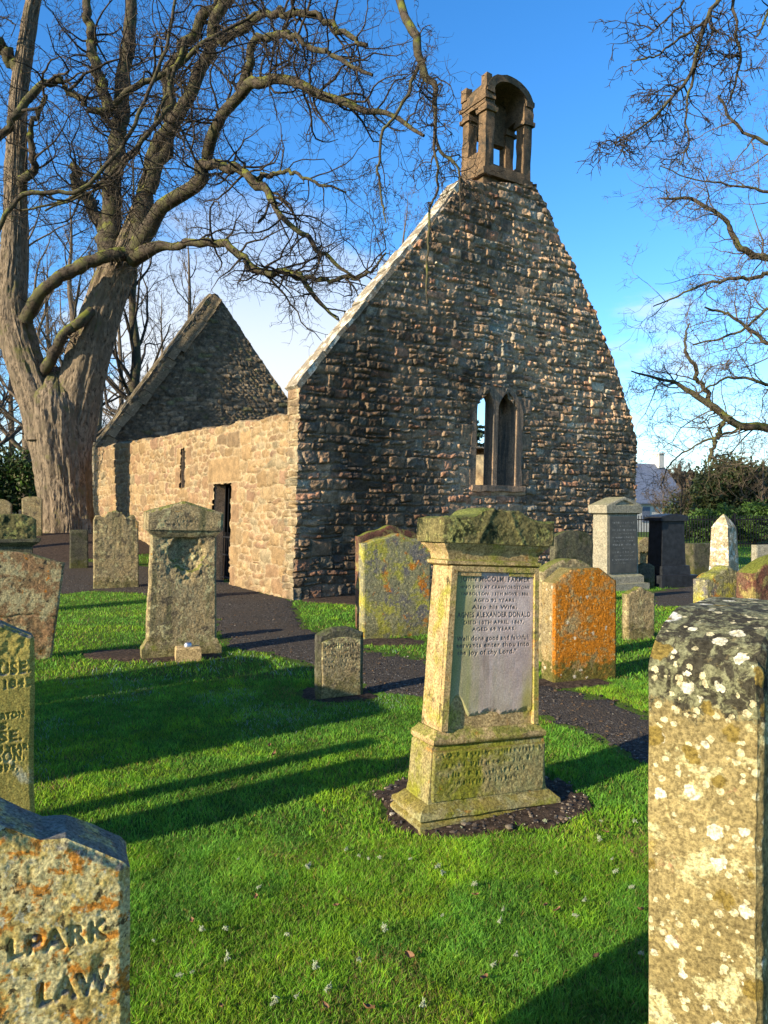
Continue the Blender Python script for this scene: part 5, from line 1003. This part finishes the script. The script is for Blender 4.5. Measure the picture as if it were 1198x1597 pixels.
# trees standing off to the right, whose boughs reach into the picture
def reach_tree(name, base, pts_trunk, limbs, label, tw, mat_t, mat_w, seed, group=None):
    t = empty(name, (base[0], base[1], float(gh(*base))), label=label, cat='tree', group=group); o = np.array(t.location); rng = np.random.default_rng(seed)
    C = smooth_path(np.array(pts_trunk, float), 24); W = Wood(); W.tubes((C[:, :3] - o)[None], C[None, :, 3], 12); W.build('trunk', m_bark, t)
    Wl, Wt = Wood(), Wood()
    for k, pts in enumerate(limbs):
        P, R = limb(pts, 40, 0.08, seed + k); P = P - o; R = R * 0.78; Wl.tubes(P[None], R[None], 7); ln = float(np.linalg.norm(np.diff(P, axis=0), axis=1).sum()); twigs(Wt, P, R, rng, (max(3, int(ln * tw[0])), *tw[1]), tw[2], tw[3], tw[4], 0.24, tw[5])
    Wl.build('limb', mat_t, t); Wt.build('crown', mat_w, t); return t
reach_tree('bare_tree', (17.0, 20.0), [(17, 20, -0.2, .55), (17, 20, 3, .45), (16.5, 20, 6, .4), (16, 20, 10, .3), (15.6, 20, 15, .15)],
    [[(1560, 560, 20, 16), (1400, 660, 20, 13), (1290, 690, 20, 11), (1198, 673, 20, 9), (1140, 660, 20, 8), (1108, 640, 20, 7), (1060, 602, 20, 4), (1015, 588, 20, 2.5), (985, 580, 20, 1.5)],
     [(1112, 642, 20, 5), (1098, 605, 20, 4.5), (1080, 572, 20, 4), (1068, 538, 20, 2.5), (1075, 505, 20, 1.5)], [(1128, 658, 20, 4.5), (1115, 690, 20, 4), (1106, 722, 20, 2.5)], [(1160, 668, 20, 3), (1100, 690, 20, 2), (1050, 720, 20, 1.5), (1030, 760, 20, 1)],
     [(1520, 300, 20, 16), (1380, 360, 20, 12), (1280, 395, 20, 9), (1199, 402, 20, 7), (1152, 396, 20, 6.5), (1140, 355, 20, 5), (1105, 328, 20, 4), (1075, 312, 20, 3), (1030, 310, 20, 1.5)],
     [(1230, 420, 20, 5), (1172, 436, 20, 4), (1120, 440, 20, 3), (1060, 462, 20, 2), (1020, 480, 20, 1.2)], [(1260, 560, 20, 5), (1198, 540, 20, 4), (1150, 500, 20, 3), (1100, 480, 20, 2)], [(1300, 250, 20, 6), (1210, 230, 20, 4), (1150, 200, 20, 3), (1120, 150, 20, 2)],
     [(1290, 620, 20, 5), (1200, 600, 20, 3.5), (1140, 590, 20, 2.4), (1080, 620, 20, 1.6)], [(1300, 480, 20, 5), (1210, 480, 20, 3.5), (1150, 520, 20, 2.4), (1080, 540, 20, 1.6)], [(1290, 330, 20, 4), (1200, 300, 20, 3), (1140, 290, 20, 2), (1080, 280, 20, 1.4), (1030, 260, 20, 1)]],
    'bare tree off the right edge whose tan twigs spread over the sky beside the gable', (3.0, (4, 4, 2), (1.6, 0.8, 0.4, 0.2), 0.15, 0.02, 0.022), m_limb, m_tanw, 40)
reach_tree('bare_tree', (9.5, 7.5), [(9.5, 7.5, -0.2, .4), (9.4, 7.5, 3, .32), (9.0, 7.6, 6, .26), (8.5, 7.8, 9, .14), (8.2, 8, 11, .05)],
    [[(2000, 250, 7.7, 20), (1700, -150, 8, 14), (1400, -220, 8.4, 9), (1200, -130, 8.6, 6), (1120, 0, 8.7, 4.5), (1105, 30, 8.7, 4.4), (1086, 100, 8.7, 4), (1066, 136, 8.7, 3.5), (1040, 165, 8.7, 3), (1000, 200, 8.7, 2), (958, 226, 8.7, 1.2)],
     [(1350, -200, 8.5, 6), (1230, -160, 8.6, 4.5), (1150, -20, 8.8, 3.2), (1152, 75, 8.8, 3), (1150, 115, 8.8, 2.4), (1138, 160, 8.8, 1.4)], [(1200, -130, 8.6, 4), (1100, -60, 8.7, 3), (1060, 10, 8.7, 2.2), (1030, 40, 8.7, 1.6), (1010, 60, 8.7, 1)],
     [(1105, 30, 8.7, 3), (1060, 62, 8.7, 2.4), (1020, 90, 8.7, 1.8), (985, 96, 8.7, 1.2)], [(1086, 100, 8.7, 3), (1070, 170, 8.7, 2.4), (1075, 220, 8.7, 1.6), (1060, 260, 8.7, 1)], [(1300, -100, 8.6, 4), (1210, 0, 8.7, 3), (1180, 60, 8.7, 2)]],
    'bare tree off the upper right corner with knobbly dark twigs hanging into view', (3.4, (4, 3, 1), (0.50, 0.30, 0.16, 0.08), 0.45, -0.02, 0.011), m_limb, m_twig, 60)

def bare_tree(x, y, h, r, seed, label, mat=None, spread=0.5, dens=1.0, lean=0.0, name='bare_tree', group='bare trees beyond the churchyard'):
    t = empty(name, (x, y, float(gh(x, y))), label=label, cat='tree', group=group); rng = np.random.default_rng(seed); n = 18
    q = np.linspace(0, 1, n); P = np.stack([lean * h * q + 0.02 * h * fbm(q * 4, 0 * q, seed, 2, seed), 0.02 * h * fbm(q * 4, 0 * q + 5, seed, 2, seed), -0.2 + h * q], 1); R = np.maximum(r * (1 - q) ** 0.85 + 0.3 * r * np.exp(-q * 30), 0.012)
    W = Wood(); W.tubes(P[None], R[None], 10); W.build('trunk', mat or m_bark, t); C = Wood()
    S, D, L, rr = spawn(P[None], R[None], int(22 * dens), 0.22, 0.98, rng, (25, 65), (1, 1), 0.55); zf = S[:, 2] / h; L = h * spread * rng.uniform(.55, 1.0, len(L)) * (1.05 - 0.75 * zf); A = grow(S, D, L, rr, 10, rng, 0.16, 0.07); C.tubes(*A, 5)
    for lv, (n_, lf, k) in enumerate(((7, (.28, .5), 7), (5, (.3, .5), 5), (4, (.35, .6), 4))):
        S, D, L, rr = spawn(*A, int(n_), 0.2, 1.0, rng, (25, 60), lf, 0.55, 0.007); A = grow(S, D, L, rr, k, rng, 0.18, 0.06, 0.6); C.tubes(*A, 3)
    C.build('crown', m_tanw if mat is m_tanw else m_twig, t); return t
def xz(px, Z): return (px - 599) / F * Z
bare_tree(xz(214, 38), 38, 20, 0.42, 71, 'bare tree with a straight dark trunk behind the far gable and the big sycamore', m_limb, 0.42)
bare_tree(xz(110, 34), 34, 17, 0.30, 72, 'bare tree behind the trunk fork of the big sycamore', m_tanw, 0.45)
bare_tree(xz(40, 40), 40, 21, 0.36, 73, 'bare tree with pale twigs behind the left stem of the sycamore', m_tanw, 0.45)
bare_tree(xz(290, 48), 48, 21, 0.34, 74, 'slender bare tree rising behind the peak of the far gable', m_tanw, 0.35)
bare_tree(xz(-60, 30), 30, 16, 0.36, 75, 'bare tree just off the left edge behind the hedge', m_tanw, 0.5)
bare_tree(xz(630, 50), 50, 23.5, 0.34, 76, 'bare tree whose top shows above the left slope of the gable', m_tanw, 0.28)
bare_tree(xz(660, 55), 55, 24, 0.34, 77, 'second bare tree top, touching the gable slope below the bellcote', m_tanw, 0.25)
for k, (a_, b_, h_) in enumerate(((-20, 46, 19), (78, 50, 20), (150, 44, 18), (185, 56, 22), (250, 60, 20), (15, 58, 22))): bare_tree(xz(a_, b_), b_, h_, 0.3, 170 + k, 'bare tree in the tangle of twigs behind the sycamore', m_tanw if k % 2 else None, 0.42, 1.2)
bare_tree(-19.9, 18.2, 17, 0.34, 78, 'bare tree out of view at the left that shades the far gable', None, 0.4, 0.8)
bare_tree(-22.0, 17.6, 18, 0.42, 79, 'leaning bare tree out of view farther left', None, 0.35, 0.7, 0.1)
bare_tree(xz(1062, 44), 44, 4.8, 0.10, 80, 'low bare brown bush left of the evergreen at the right', m_tanw, 0.7, 1.0, 0, 'bare_bush', 'bare bushes by the railings')
bare_tree(xz(1035, 48), 48, 3.8, 0.09, 81, 'low bare brown bush in front of the house roof', m_tanw, 0.7, 1.0, 0, 'bare_bush', 'bare bushes by the railings')
bare_tree(xz(1190, 40), 40, 5.2, 0.12, 82, 'reddish bare bush at the right edge beside the evergreen', m_tanw, 0.7, 1.0, 0, 'bare_bush', 'bare bushes by the railings')

# ------------------------------------------------------------------ evergreens, hedge, conifer
m_leaf = blade_mat('evergreen_leaf', 0.2)
def leaves(C, size, rng, cols, var=0.35):
    n = len(C); a = unit(rng.normal(0, 1, (n, 3))); b = unit(np.cross(a, rng.normal(0, 1, (n, 3)))); s = size * rng.uniform(.5, 1.3, (n, 1))
    V = np.stack([C - a * s, C + b * s * 0.45, C + a * s, C - b * s * 0.45], 1).reshape(-1, 3); i = np.arange(n)[:, None] * 4; c = np.array(cols)[rng.integers(0, len(cols), n)] * (1 + var * rng.uniform(-1, 1, (n, 1)))
    return V, i + np.arange(4)[None], np.repeat(c, 4, 0)
def bush(name, px, Z, pw, ptop, label, seed, cols, n=9000, size=0.12, depth=0.8, cat='shrub', nclump=40, group=None, kind=None):
    x = xz(px, Z); g = float(gh(x, Z)); w = pw * Z / F / 2; h = EYE + (800 - ptop) / F * Z - g; rng = np.random.default_rng(seed); t = empty(name, (x, Z, g), label=label, cat=cat, group=group)
    d = unit(rng.normal(0, 1, (nclump, 3))); rad = rng.uniform(0.45, 0.95, (nclump, 1)); cc = d * rad * np.array([w, w * depth, h * 0.5]) + np.array([0, 0, h * 0.5]); k = rng.integers(0, nclump, n)
    C = cc[k] + unit(rng.normal(0, 1, (n, 3))) * rng.uniform(0.3, 1, (n, 1)) ** 0.5 * np.array([0.34 * w, 0.34 * w, 0.2 * h]) * rng.uniform(.6, 1.2, (n, 1)); C = C[C[:, 2] > 0]
    V, Q, c = leaves(C, size, rng, cols); mesh_obj('foliage', V, [Q], m_leaf, t, False, c)
    S = np.zeros((7, 3)); D = unit(rng.normal(0, 1, (7, 3)) * [1, 1, .2] + [0, 0, 1.2]); A = grow(S, D, np.full(7, h * 0.85), np.full(7, 0.05), 8, rng, 0.15, 0.05); W = Wood(); W.tubes(*A, 5); W.build('stem', m_limb, t); return t
DG = [(0.035, 0.055, 0.016), (0.025, 0.042, 0.014), (0.05, 0.062, 0.02), (0.06, 0.06, 0.022)]; BG = [(0.05, 0.10, 0.018), (0.07, 0.13, 0.022), (0.035, 0.07, 0.015)]
bush('evergreen_bush', 1140, 42, 150, 716, 'large dark evergreen bush rising behind the railings at the right', 91, DG, 16000, 0.13, nclump=70)
bush('evergreen_bush', 1185, 46, 120, 735, 'dark evergreen bush at the right edge behind the larger one', 92, DG, 9000, 0.14)
bush('evergreen_bush', 1080, 46, 90, 765, 'low dark evergreen bush left of the large one', 93, DG, 7000, 0.13)
bush('laurel_bush', 1110, 37, 80, 790, 'bright green leafy laurel behind the railings, left of the obelisk', 94, BG, 5000, 0.10)
bush('laurel_bush', 1178, 37, 70, 786, 'bright green leafy laurel behind the railings at the right edge', 95, BG, 5000, 0.10)
bush('laurel_hedge', 20, 33, 110, 700, 'glossy green laurel hedge behind the railings, left of the big trunk', 96, BG + DG, 9000, 0.11, 0.5)
bush('laurel_hedge', -60, 32, 110, 690, 'dark laurel hedge at the far left edge', 97, DG, 7000, 0.12, 0.5)
def conifer(px, Z, ptop, label, seed):
    x = xz(px, Z); h = EYE + (800 - ptop) / F * Z; t = empty('conifer_tree', (x, Z, 0), label=label, cat='tree', group='conifers beyond the church'); rng = np.random.default_rng(seed)
    W = Wood(); P = np.stack([np.zeros(8), np.zeros(8), np.linspace(-.2, h, 8)], 1); W.tubes(P[None], np.linspace(.25, .03, 8)[None], 8); W.build('trunk', m_limb, t); C = []
    for k in range(60):
        z = h * rng.uniform(.12, .98); L = (h - z) * 0.42 + 0.25; a = rng.uniform(0, 6.28); q = rng.uniform(0, 1, 90)[:, None]
        C.append(np.array([math.cos(a), math.sin(a), -0.12]) * L * q + [0, 0, z] + rng.normal(0, 0.07, (90, 3)) * [1.5, 1.5, .6])
    V, Q, c = leaves(np.concatenate(C), 0.13, rng, [(0.02, 0.045, 0.03), (0.03, 0.055, 0.03)]); mesh_obj('crown', V, [Q], m_leaf, t, False, c)
conifer(744, 58, 655, 'dark conifer seen through the left light of the lancet window', 98)
conifer(700, 64, 690, 'shorter conifer behind the gable', 99)
# far woodland closing the view
m_far = blade_mat('far_wood', 0.1); rng = np.random.default_rng(14); n = 60000; a = rng.uniform(-0.75, 0.75, n); R_ = rng.uniform(85, 130, n)
top_ = 4.5 + 3.5 * (0.5 + 0.5 * fbm(a * 14, a * 0, 0, 4, 5)); C = np.stack([R_ * np.sin(a), R_ * np.cos(a), rng.uniform(0, 1, n) ** 0.7 * top_], 1)
V, Q, c = leaves(C, 0.7, rng, [(0.07, 0.05, 0.035), (0.05, 0.045, 0.03), (0.035, 0.045, 0.02), (0.09, 0.065, 0.05)]); tag(mesh_obj('woodland', V, [Q], m_far, None, False, c), 'low brown winter woodland along the horizon', 'woodland', kind='stuff')

# ------------------------------------------------------------------ railings and the house
def railing(x0, x1, y, h, label, n):
    t = empty('iron_railing', ((x0 + x1) / 2, y, 0), label=label, cat='fence'); L = x1 - x0; mb = MB()
    for k in range(n):
        x = -L / 2 + L * (k + .5) / n; mb.box((x, 0, h / 2), (0.014, 0.014, h / 2)); mb.add([(x - .022, -.022, h), (x + .022, -.022, h), (x + .022, .022, h), (x - .022, .022, h), (x, 0, h + .09)], T=[[0, 1, 4], [1, 2, 4], [2, 3, 4], [3, 0, 4]])
    for z in (0.18, h - 0.12): mb.box((0, 0.018, z), (L / 2, 0.008, 0.025))
    mb.build('railing_panel', m_iron, t)
    for k in range(int(L / 2.6) + 1): 
        p = MB(); p.box((-L / 2 + 2.6 * k, 0, (h + .1) / 2), (.035, .035, (h + .1) / 2)); p.box((-L / 2 + 2.6 * k, 0, h + .13), (.05, .05, .03)); p.build('post', m_iron, t)
railing(10.5, 21.5, 33, 1.38, 'black iron railings with spiked bars behind the gravestones at the right', 92)
railing(-19.5, -13.2, 29, 1.5, 'black iron railings in front of the laurel hedge at the left', 52)
m_slates = plain_mat('frosted_slates', (0.13, 0.15, 0.20), 0.2, 6, 0.6, 0.3, seed=3); m_lime = plain_mat('limewash', (0.55, 0.52, 0.46), 0.12, 4, 0.9, 0.1, seed=4)
hs = empty('house', (xz(1004, 62) - 1.0, 62, 0), (0, 0, math.radians(28)), 'white house with a frosted slate roof and chimney, beyond the right end of the church', 'house')
mb = MB(); hx, hy, hz, hr = 3.4, 2.6, 2.5, 5.6
mb.add([(-hx, -hy, -.1), (hx, -hy, -.1), (hx, hy, -.1), (-hx, hy, -.1), (-hx, -hy, hz), (hx, -hy, hz), (hx, hy, hz), (-hx, hy, hz), (-hx, 0, hr - .1), (hx, 0, hr - .1)], Q=[[0, 1, 5, 4], [2, 3, 7, 6]], N=[[1, 2, 6, 9, 5], [3, 0, 4, 8, 7]]); mb.build('wall', m_lime, hs)
mb = MB(); o = .25
for sgn in (-1, 1):
    e = [(-hx - o, sgn * (hy + .3), hz - .28), (hx + o, sgn * (hy + .3), hz - .28), (hx + o, 0, hr), (-hx - o, 0, hr)]; mb.add(e + [(x, y, z + .12) for x, y, z in e], Q=[[0, 1, 2, 3], [7, 6, 5, 4], [0, 4, 5, 1], [1, 5, 6, 2], [3, 2, 6, 7], [0, 3, 7, 4]])
rf = mb.build('roof', m_slates, hs); mb = MB(); mb.box((hx - .35, 0, hr + .35), (.3, .45, .6)); mb.box((hx - .35, 0, hr + 1.0), (.36, .5, .06)); mb.build('chimney', m_lime, rf)
mb = MB(); mb.box((-1.2, -hy - .01, 1.4), (.45, .03, .6)); mb.build('window', m_slates, hs); mb = MB(); mb.box((1.4, -hy - .01, 1.4), (.45, .03, .6)); mb.build('window', m_slates, hs)

# ------------------------------------------------------------------ grass, pebbles, leaves, lichen tufts
m_grass = blade_mat('grass_blade', 0.4); rng = np.random.default_rng(77)
def scatter(n, z0, z1, pw):
    q = rng.uniform(0, 1, n); Z = (z0 ** pw + q * (z1 ** pw - z0 ** pw)) ** (1 / pw); X = rng.uniform(-0.56, 0.56, n) * Z * 1.02 + rng.uniform(-.3, .3, n); return X, Z
pathP = [tuple(p) for p in PATH]; soilP = [[tuple(p) for p in s] for s in SOILS]
foots = [(o.matrix_world.translation.copy() if False else o.location.copy(), o) for o in scene.objects if o.get('category') == 'gravestone']
def grass(n, z0, z1, pw, hh, ww):
    X, Z = scatter(n, z0, z1, pw); wob = 0.05 * fbm(X * 6, Z * 6, 0, 2, 6); k = ~inpoly(X + wob, Z - wob, pathP) & ~inpoly(X + wob, Z - wob, [tuple(p) for p in SHADE_PATH])
    w3 = 0.11 * fbm(X * 9, Z * 9, 4, 3, 26)
    for i_, s in enumerate(soilP): k &= ~inpoly(X + w3, Z - w3 + 0.4 * wob, s)
    L = np.array([X - C0[0], Z - C0[1]]); sK = L[0] * E1[0] + L[1] * E1[1]; dK = L[0] * E2[0] + L[1] * E2[1]; k &= ~((sK > -0.1) & (sK < KW + .1) & (dK > -0.15) & (dK < KL + 1))
    X, Z = X[k], Z[k]; n = len(X); g = gh(X, Z); pat = fbm(X * 1.3, Z * 1.3, 0, 4, 9); fine = fbm(X * 9, Z * 9, 0, 2, 10)
    h = hh * rng.uniform(.45, 1.25, n) * (1 + 0.35 * fine); th = rng.uniform(0, 2 * np.pi, n); ln = h * rng.uniform(.25, 1.1, n); wd = ww * rng.uniform(.6, 1.3, n); fx = rng.uniform(0, 2 * np.pi, n)
    B = np.stack([X, Z, g - 0.004], 1); sd = np.stack([np.cos(fx), np.sin(fx), 0 * fx], 1) * wd[:, None]; ld = np.stack([np.cos(th), np.sin(th), 0 * th], 1)
    M = B + ld * (0.35 * ln)[:, None] + UP * (0.62 * h)[:, None]; T = B + ld * ln[:, None] + UP * h[:, None]
    V = np.stack([B - sd, B + sd, M + sd * .8, M - sd * .8, T], 1).reshape(-1, 3); i = np.arange(n)[:, None] * 5
    c = np.where((pat > 0.05)[:, None], [0.155, 0.33, 0.022], [0.11, 0.275, 0.028]) * (1 + 0.35 * fine[:, None]) * rng.uniform(.65, 1.4, (n, 1)); mo = fbm(X * 3.1, Z * 3.1, 7, 4, 31); c = c * (1 + 0.45 * mo[:, None]); c[mo > 0.22] *= [1.1, 0.95, 0.85]; h = h * (1 + 0.4 * mo); dead = rng.random(n) < 0.06 + 0.10 * (pat > 0.2) + 0.25 * (fbm(X * 2.3, Z * 2.3, 9, 4, 41) > 0.38); c[dead] = np.array([0.20, 0.17, 0.06]) * rng.uniform(.6, 1.3, (dead.sum(), 1))
    yel = rng.random(n) < 0.25; c[yel] = c[yel] * [1.4, 1.1, 0.85]
    qf = X * px_[0] + Z * px_[1]; fr = sstep(4.5, 4.9, qf) * sstep(8.0, 7.4, qf) * (X < 0.2) * (Z < 9) * sstep(-0.25, 0.25, fbm(X * 2.2, Z * 2.2, 4, 3, 15)); f2 = (rng.random(n) < 0.12 * fr); c[f2] = np.array([0.30, 0.36, 0.33]) * rng.uniform(.5, 1.1, (f2.sum(), 1))   # frost where the low sun has not reached all morning
    tip = c * 1.25; cc = np.stack([c * .9, c * .9, c, c, tip], 1).reshape(-1, 3); return V, i + np.array([[0, 1, 2, 3]]), i + np.array([[3, 2, 4]]), cc
parts = [grass(260000, 1.7, 3.6, 2.0, 0.027, 0.0013), grass(230000, 3.4, 7.0, 1.6, 0.029, 0.0021), grass(150000, 6.8, 17, 1.4, 0.038, 0.0042), grass(60000, 17, 34, 1.3, 0.05, 0.009)]
Vs, Q4, T3, Cs = [], [], [], []; n = 0
for V, q, t, c in parts: Vs.append(V); Q4.append(q + n); T3.append(t + n); Cs.append(c); n += len(V)
tag(mesh_obj('grass', np.concatenate(Vs), [np.concatenate(Q4), np.concatenate(T3)], m_grass, None, False, np.concatenate(Cs)), 'short green lawn grass, frosted in the shade', 'grass', kind='stuff')
m_peb = attr_mat('pebble', 61, (20, 60), 0.3, 0.004); ico = bmesh.new(); bmesh.ops.create_icosphere(ico, subdivisions=1, radius=1); IV = np.array([v.co[:] for v in ico.verts]); IF = np.array([[v.index for v in f.verts] for f in ico.faces]); ico.free()
n = 1300; P0 = np.array(SOILS[0]); lo, hi = P0.min(0), P0.max(0); X = rng.uniform(lo[0], hi[0], n); Z = rng.uniform(lo[1], hi[1], n); k = inpoly(X, Z, soilP[0]); X, Z = X[k], Z[k]; n = len(X); s = 0.005 + 0.018 * rng.random(n) ** 4; sq = rng.uniform(.5, 1.2, (n, 1, 3)) * [1, 1, .7]
V = (IV[None] * sq * s[:, None, None] + np.stack([X, Z, gh(X, Z) + 0.022], 1)[:, None]).reshape(-1, 3); c = np.array([(0.07, 0.055, 0.045), (0.13, 0.10, 0.075), (0.22, 0.18, 0.13), (0.05, 0.045, 0.045)])[rng.integers(0, 4, n)]; c[rng.random(n) < .05] = (0.42, 0.38, 0.30)
tag(mesh_obj('gravel', V, [(IF[None] + np.arange(n)[:, None, None] * len(IV)).reshape(-1, 3)], m_peb, None, True, np.repeat(c, len(IV), 0)), 'loose pebbles on the bare soil round the tall monument', 'gravel', kind='stuff')
n = 30000; P0 = PATH[:, :2]; X, Z = scatter(n, 4.2, 16, 1.3); k = inpoly(X, Z, pathP); X, Z = X[k], Z[k]; n = len(X); s = 0.006 + 0.014 * rng.random(n) ** 3; sq = rng.uniform(.5, 1.2, (n, 1, 3)) * [1, 1, .6]
V = (IV[None] * sq * s[:, None, None] + np.stack([X, Z, gh(X, Z) + 0.011], 1)[:, None]).reshape(-1, 3); c = np.array([(0.03, 0.027, 0.025), (0.055, 0.048, 0.042), (0.085, 0.072, 0.06), (0.11, 0.07, 0.04)])[rng.integers(0, 4, n)]; c[rng.random(n) < .015] = (0.26, 0.24, 0.2)
tag(mesh_obj('gravel', V, [(IF[None] + np.arange(n)[:, None, None] * len(IV)).reshape(-1, 3)], m_peb, None, True, np.repeat(c, len(IV), 0)), 'coarse dark grit lying on the churchyard path', 'gravel', kind='stuff')
m_dead = plain_mat('dead_leaf', (0.15, 0.08, 0.04), 0.4, 30, 0.7, 0.3, seed=6); m_tuft = plain_mat('lichen_tuft', (0.34, 0.38, 0.25), 0.3, 60, 0.9, 0.6, 0.01, seed=7)
def leaf_mesh():
    a = np.linspace(-1, 1, 7); b = np.linspace(-1, 1, 5); A, B = np.meshgrid(a, b); w = 0.5 * (1 - A ** 2) ** 0.6 * (1 + 0.25 * np.sin(A * 9)); X = A; Y = B * w; Zz = 0.35 * (B ** 2) + 0.25 * A ** 2 + 0.1 * np.sin(A * 4 + B * 2); i = np.arange(35).reshape(5, 7)
    return np.stack([X, Y, Zz], -1).reshape(-1, 3) * 0.024, np.stack([i[:-1, :-1], i[:-1, 1:], i[1:, 1:], i[1:, :-1]], -1).reshape(-1, 4)
def copies(proto, spots, sc, rr):
    for k, (x, y) in enumerate(spots):
        o = proto if k == 0 else proto.copy()
        if k: COL.objects.link(o)
        o.location = (x, y, float(gh(x, y)) + 0.028); o.rotation_euler = (rr.uniform(-.4, .4), rr.uniform(-.4, .4), rr.uniform(0, 6.28)); q = sc * rr.uniform(.7, 1.4); o.scale = (q, q, q)
rr = random.Random(4); V, Q = leaf_mesh(); lf = tag(mesh_obj('fallen_leaf', V, [Q], m_dead), 'curled brown leaf lying on the lawn', 'leaf', 'fallen leaves on the lawn')
copies(lf, [gpt(*p) for p in ((508, 1584), (575, 1588), (741, 1408), (428, 1184), (505, 1274), (420, 1171), (1000, 1432), (945, 1308), (870, 1432), (640, 1505), (755, 1540), (345, 1585), (400, 1412), (525, 1425), (850, 1425), (300, 1450), (930, 1505), (985, 1340))], 0.72, rr)
T_ = Wood(); A = grow(np.zeros((16, 3)), unit(np.random.default_rng(3).normal(0, 1, (16, 3)) * [1, 1, .5] + [0, 0, .25]), np.random.default_rng(6).uniform(.006, .022, 16), np.full(16, 0.0018), 5, np.random.default_rng(3), 0.9, 0.0, 0.4); T_.tubes(*A, 4)
S, D, L, r = spawn(*A, 3, .3, 1, np.random.default_rng(4), (30, 70), (.4, .7), .9, .0015); T_.tubes(*grow(S, D, L, r, 3, np.random.default_rng(5), .4, 0, .3), 3)
tu = tag(T_.build('lichen_tuft', m_tuft, None), 'small pale lichen tuft fallen on the foreground lawn', 'lichen', 'pale lichen tufts on the lawn')
copies(tu, [gpt(*p) for p in ((482, 1360), (480, 1362), (683, 1362), (690, 1372), (560, 1345), (575, 1350), (592, 1348), (540, 1335), (785, 1430), (780, 1448), (805, 1502), (770, 1518), (912, 1415), (897, 1440), (868, 1372), (372, 1350), (404, 1395), (352, 1460), (355, 1505), (315, 1462), (448, 1470), (492, 1520), (512, 1555), (425, 1580), (463, 1568), (430, 1572), (690, 1440), (740, 1390), (640, 1350), (960, 1370), (955, 1350), (985, 1395), (850, 1290), (937, 1290), (1000, 1500), (300, 1530), (280, 1535), (240, 1480), (600, 1460), (660, 1580), (560, 1510), (720, 1300), (990, 1290), (935, 1318))], 0.72, rr)
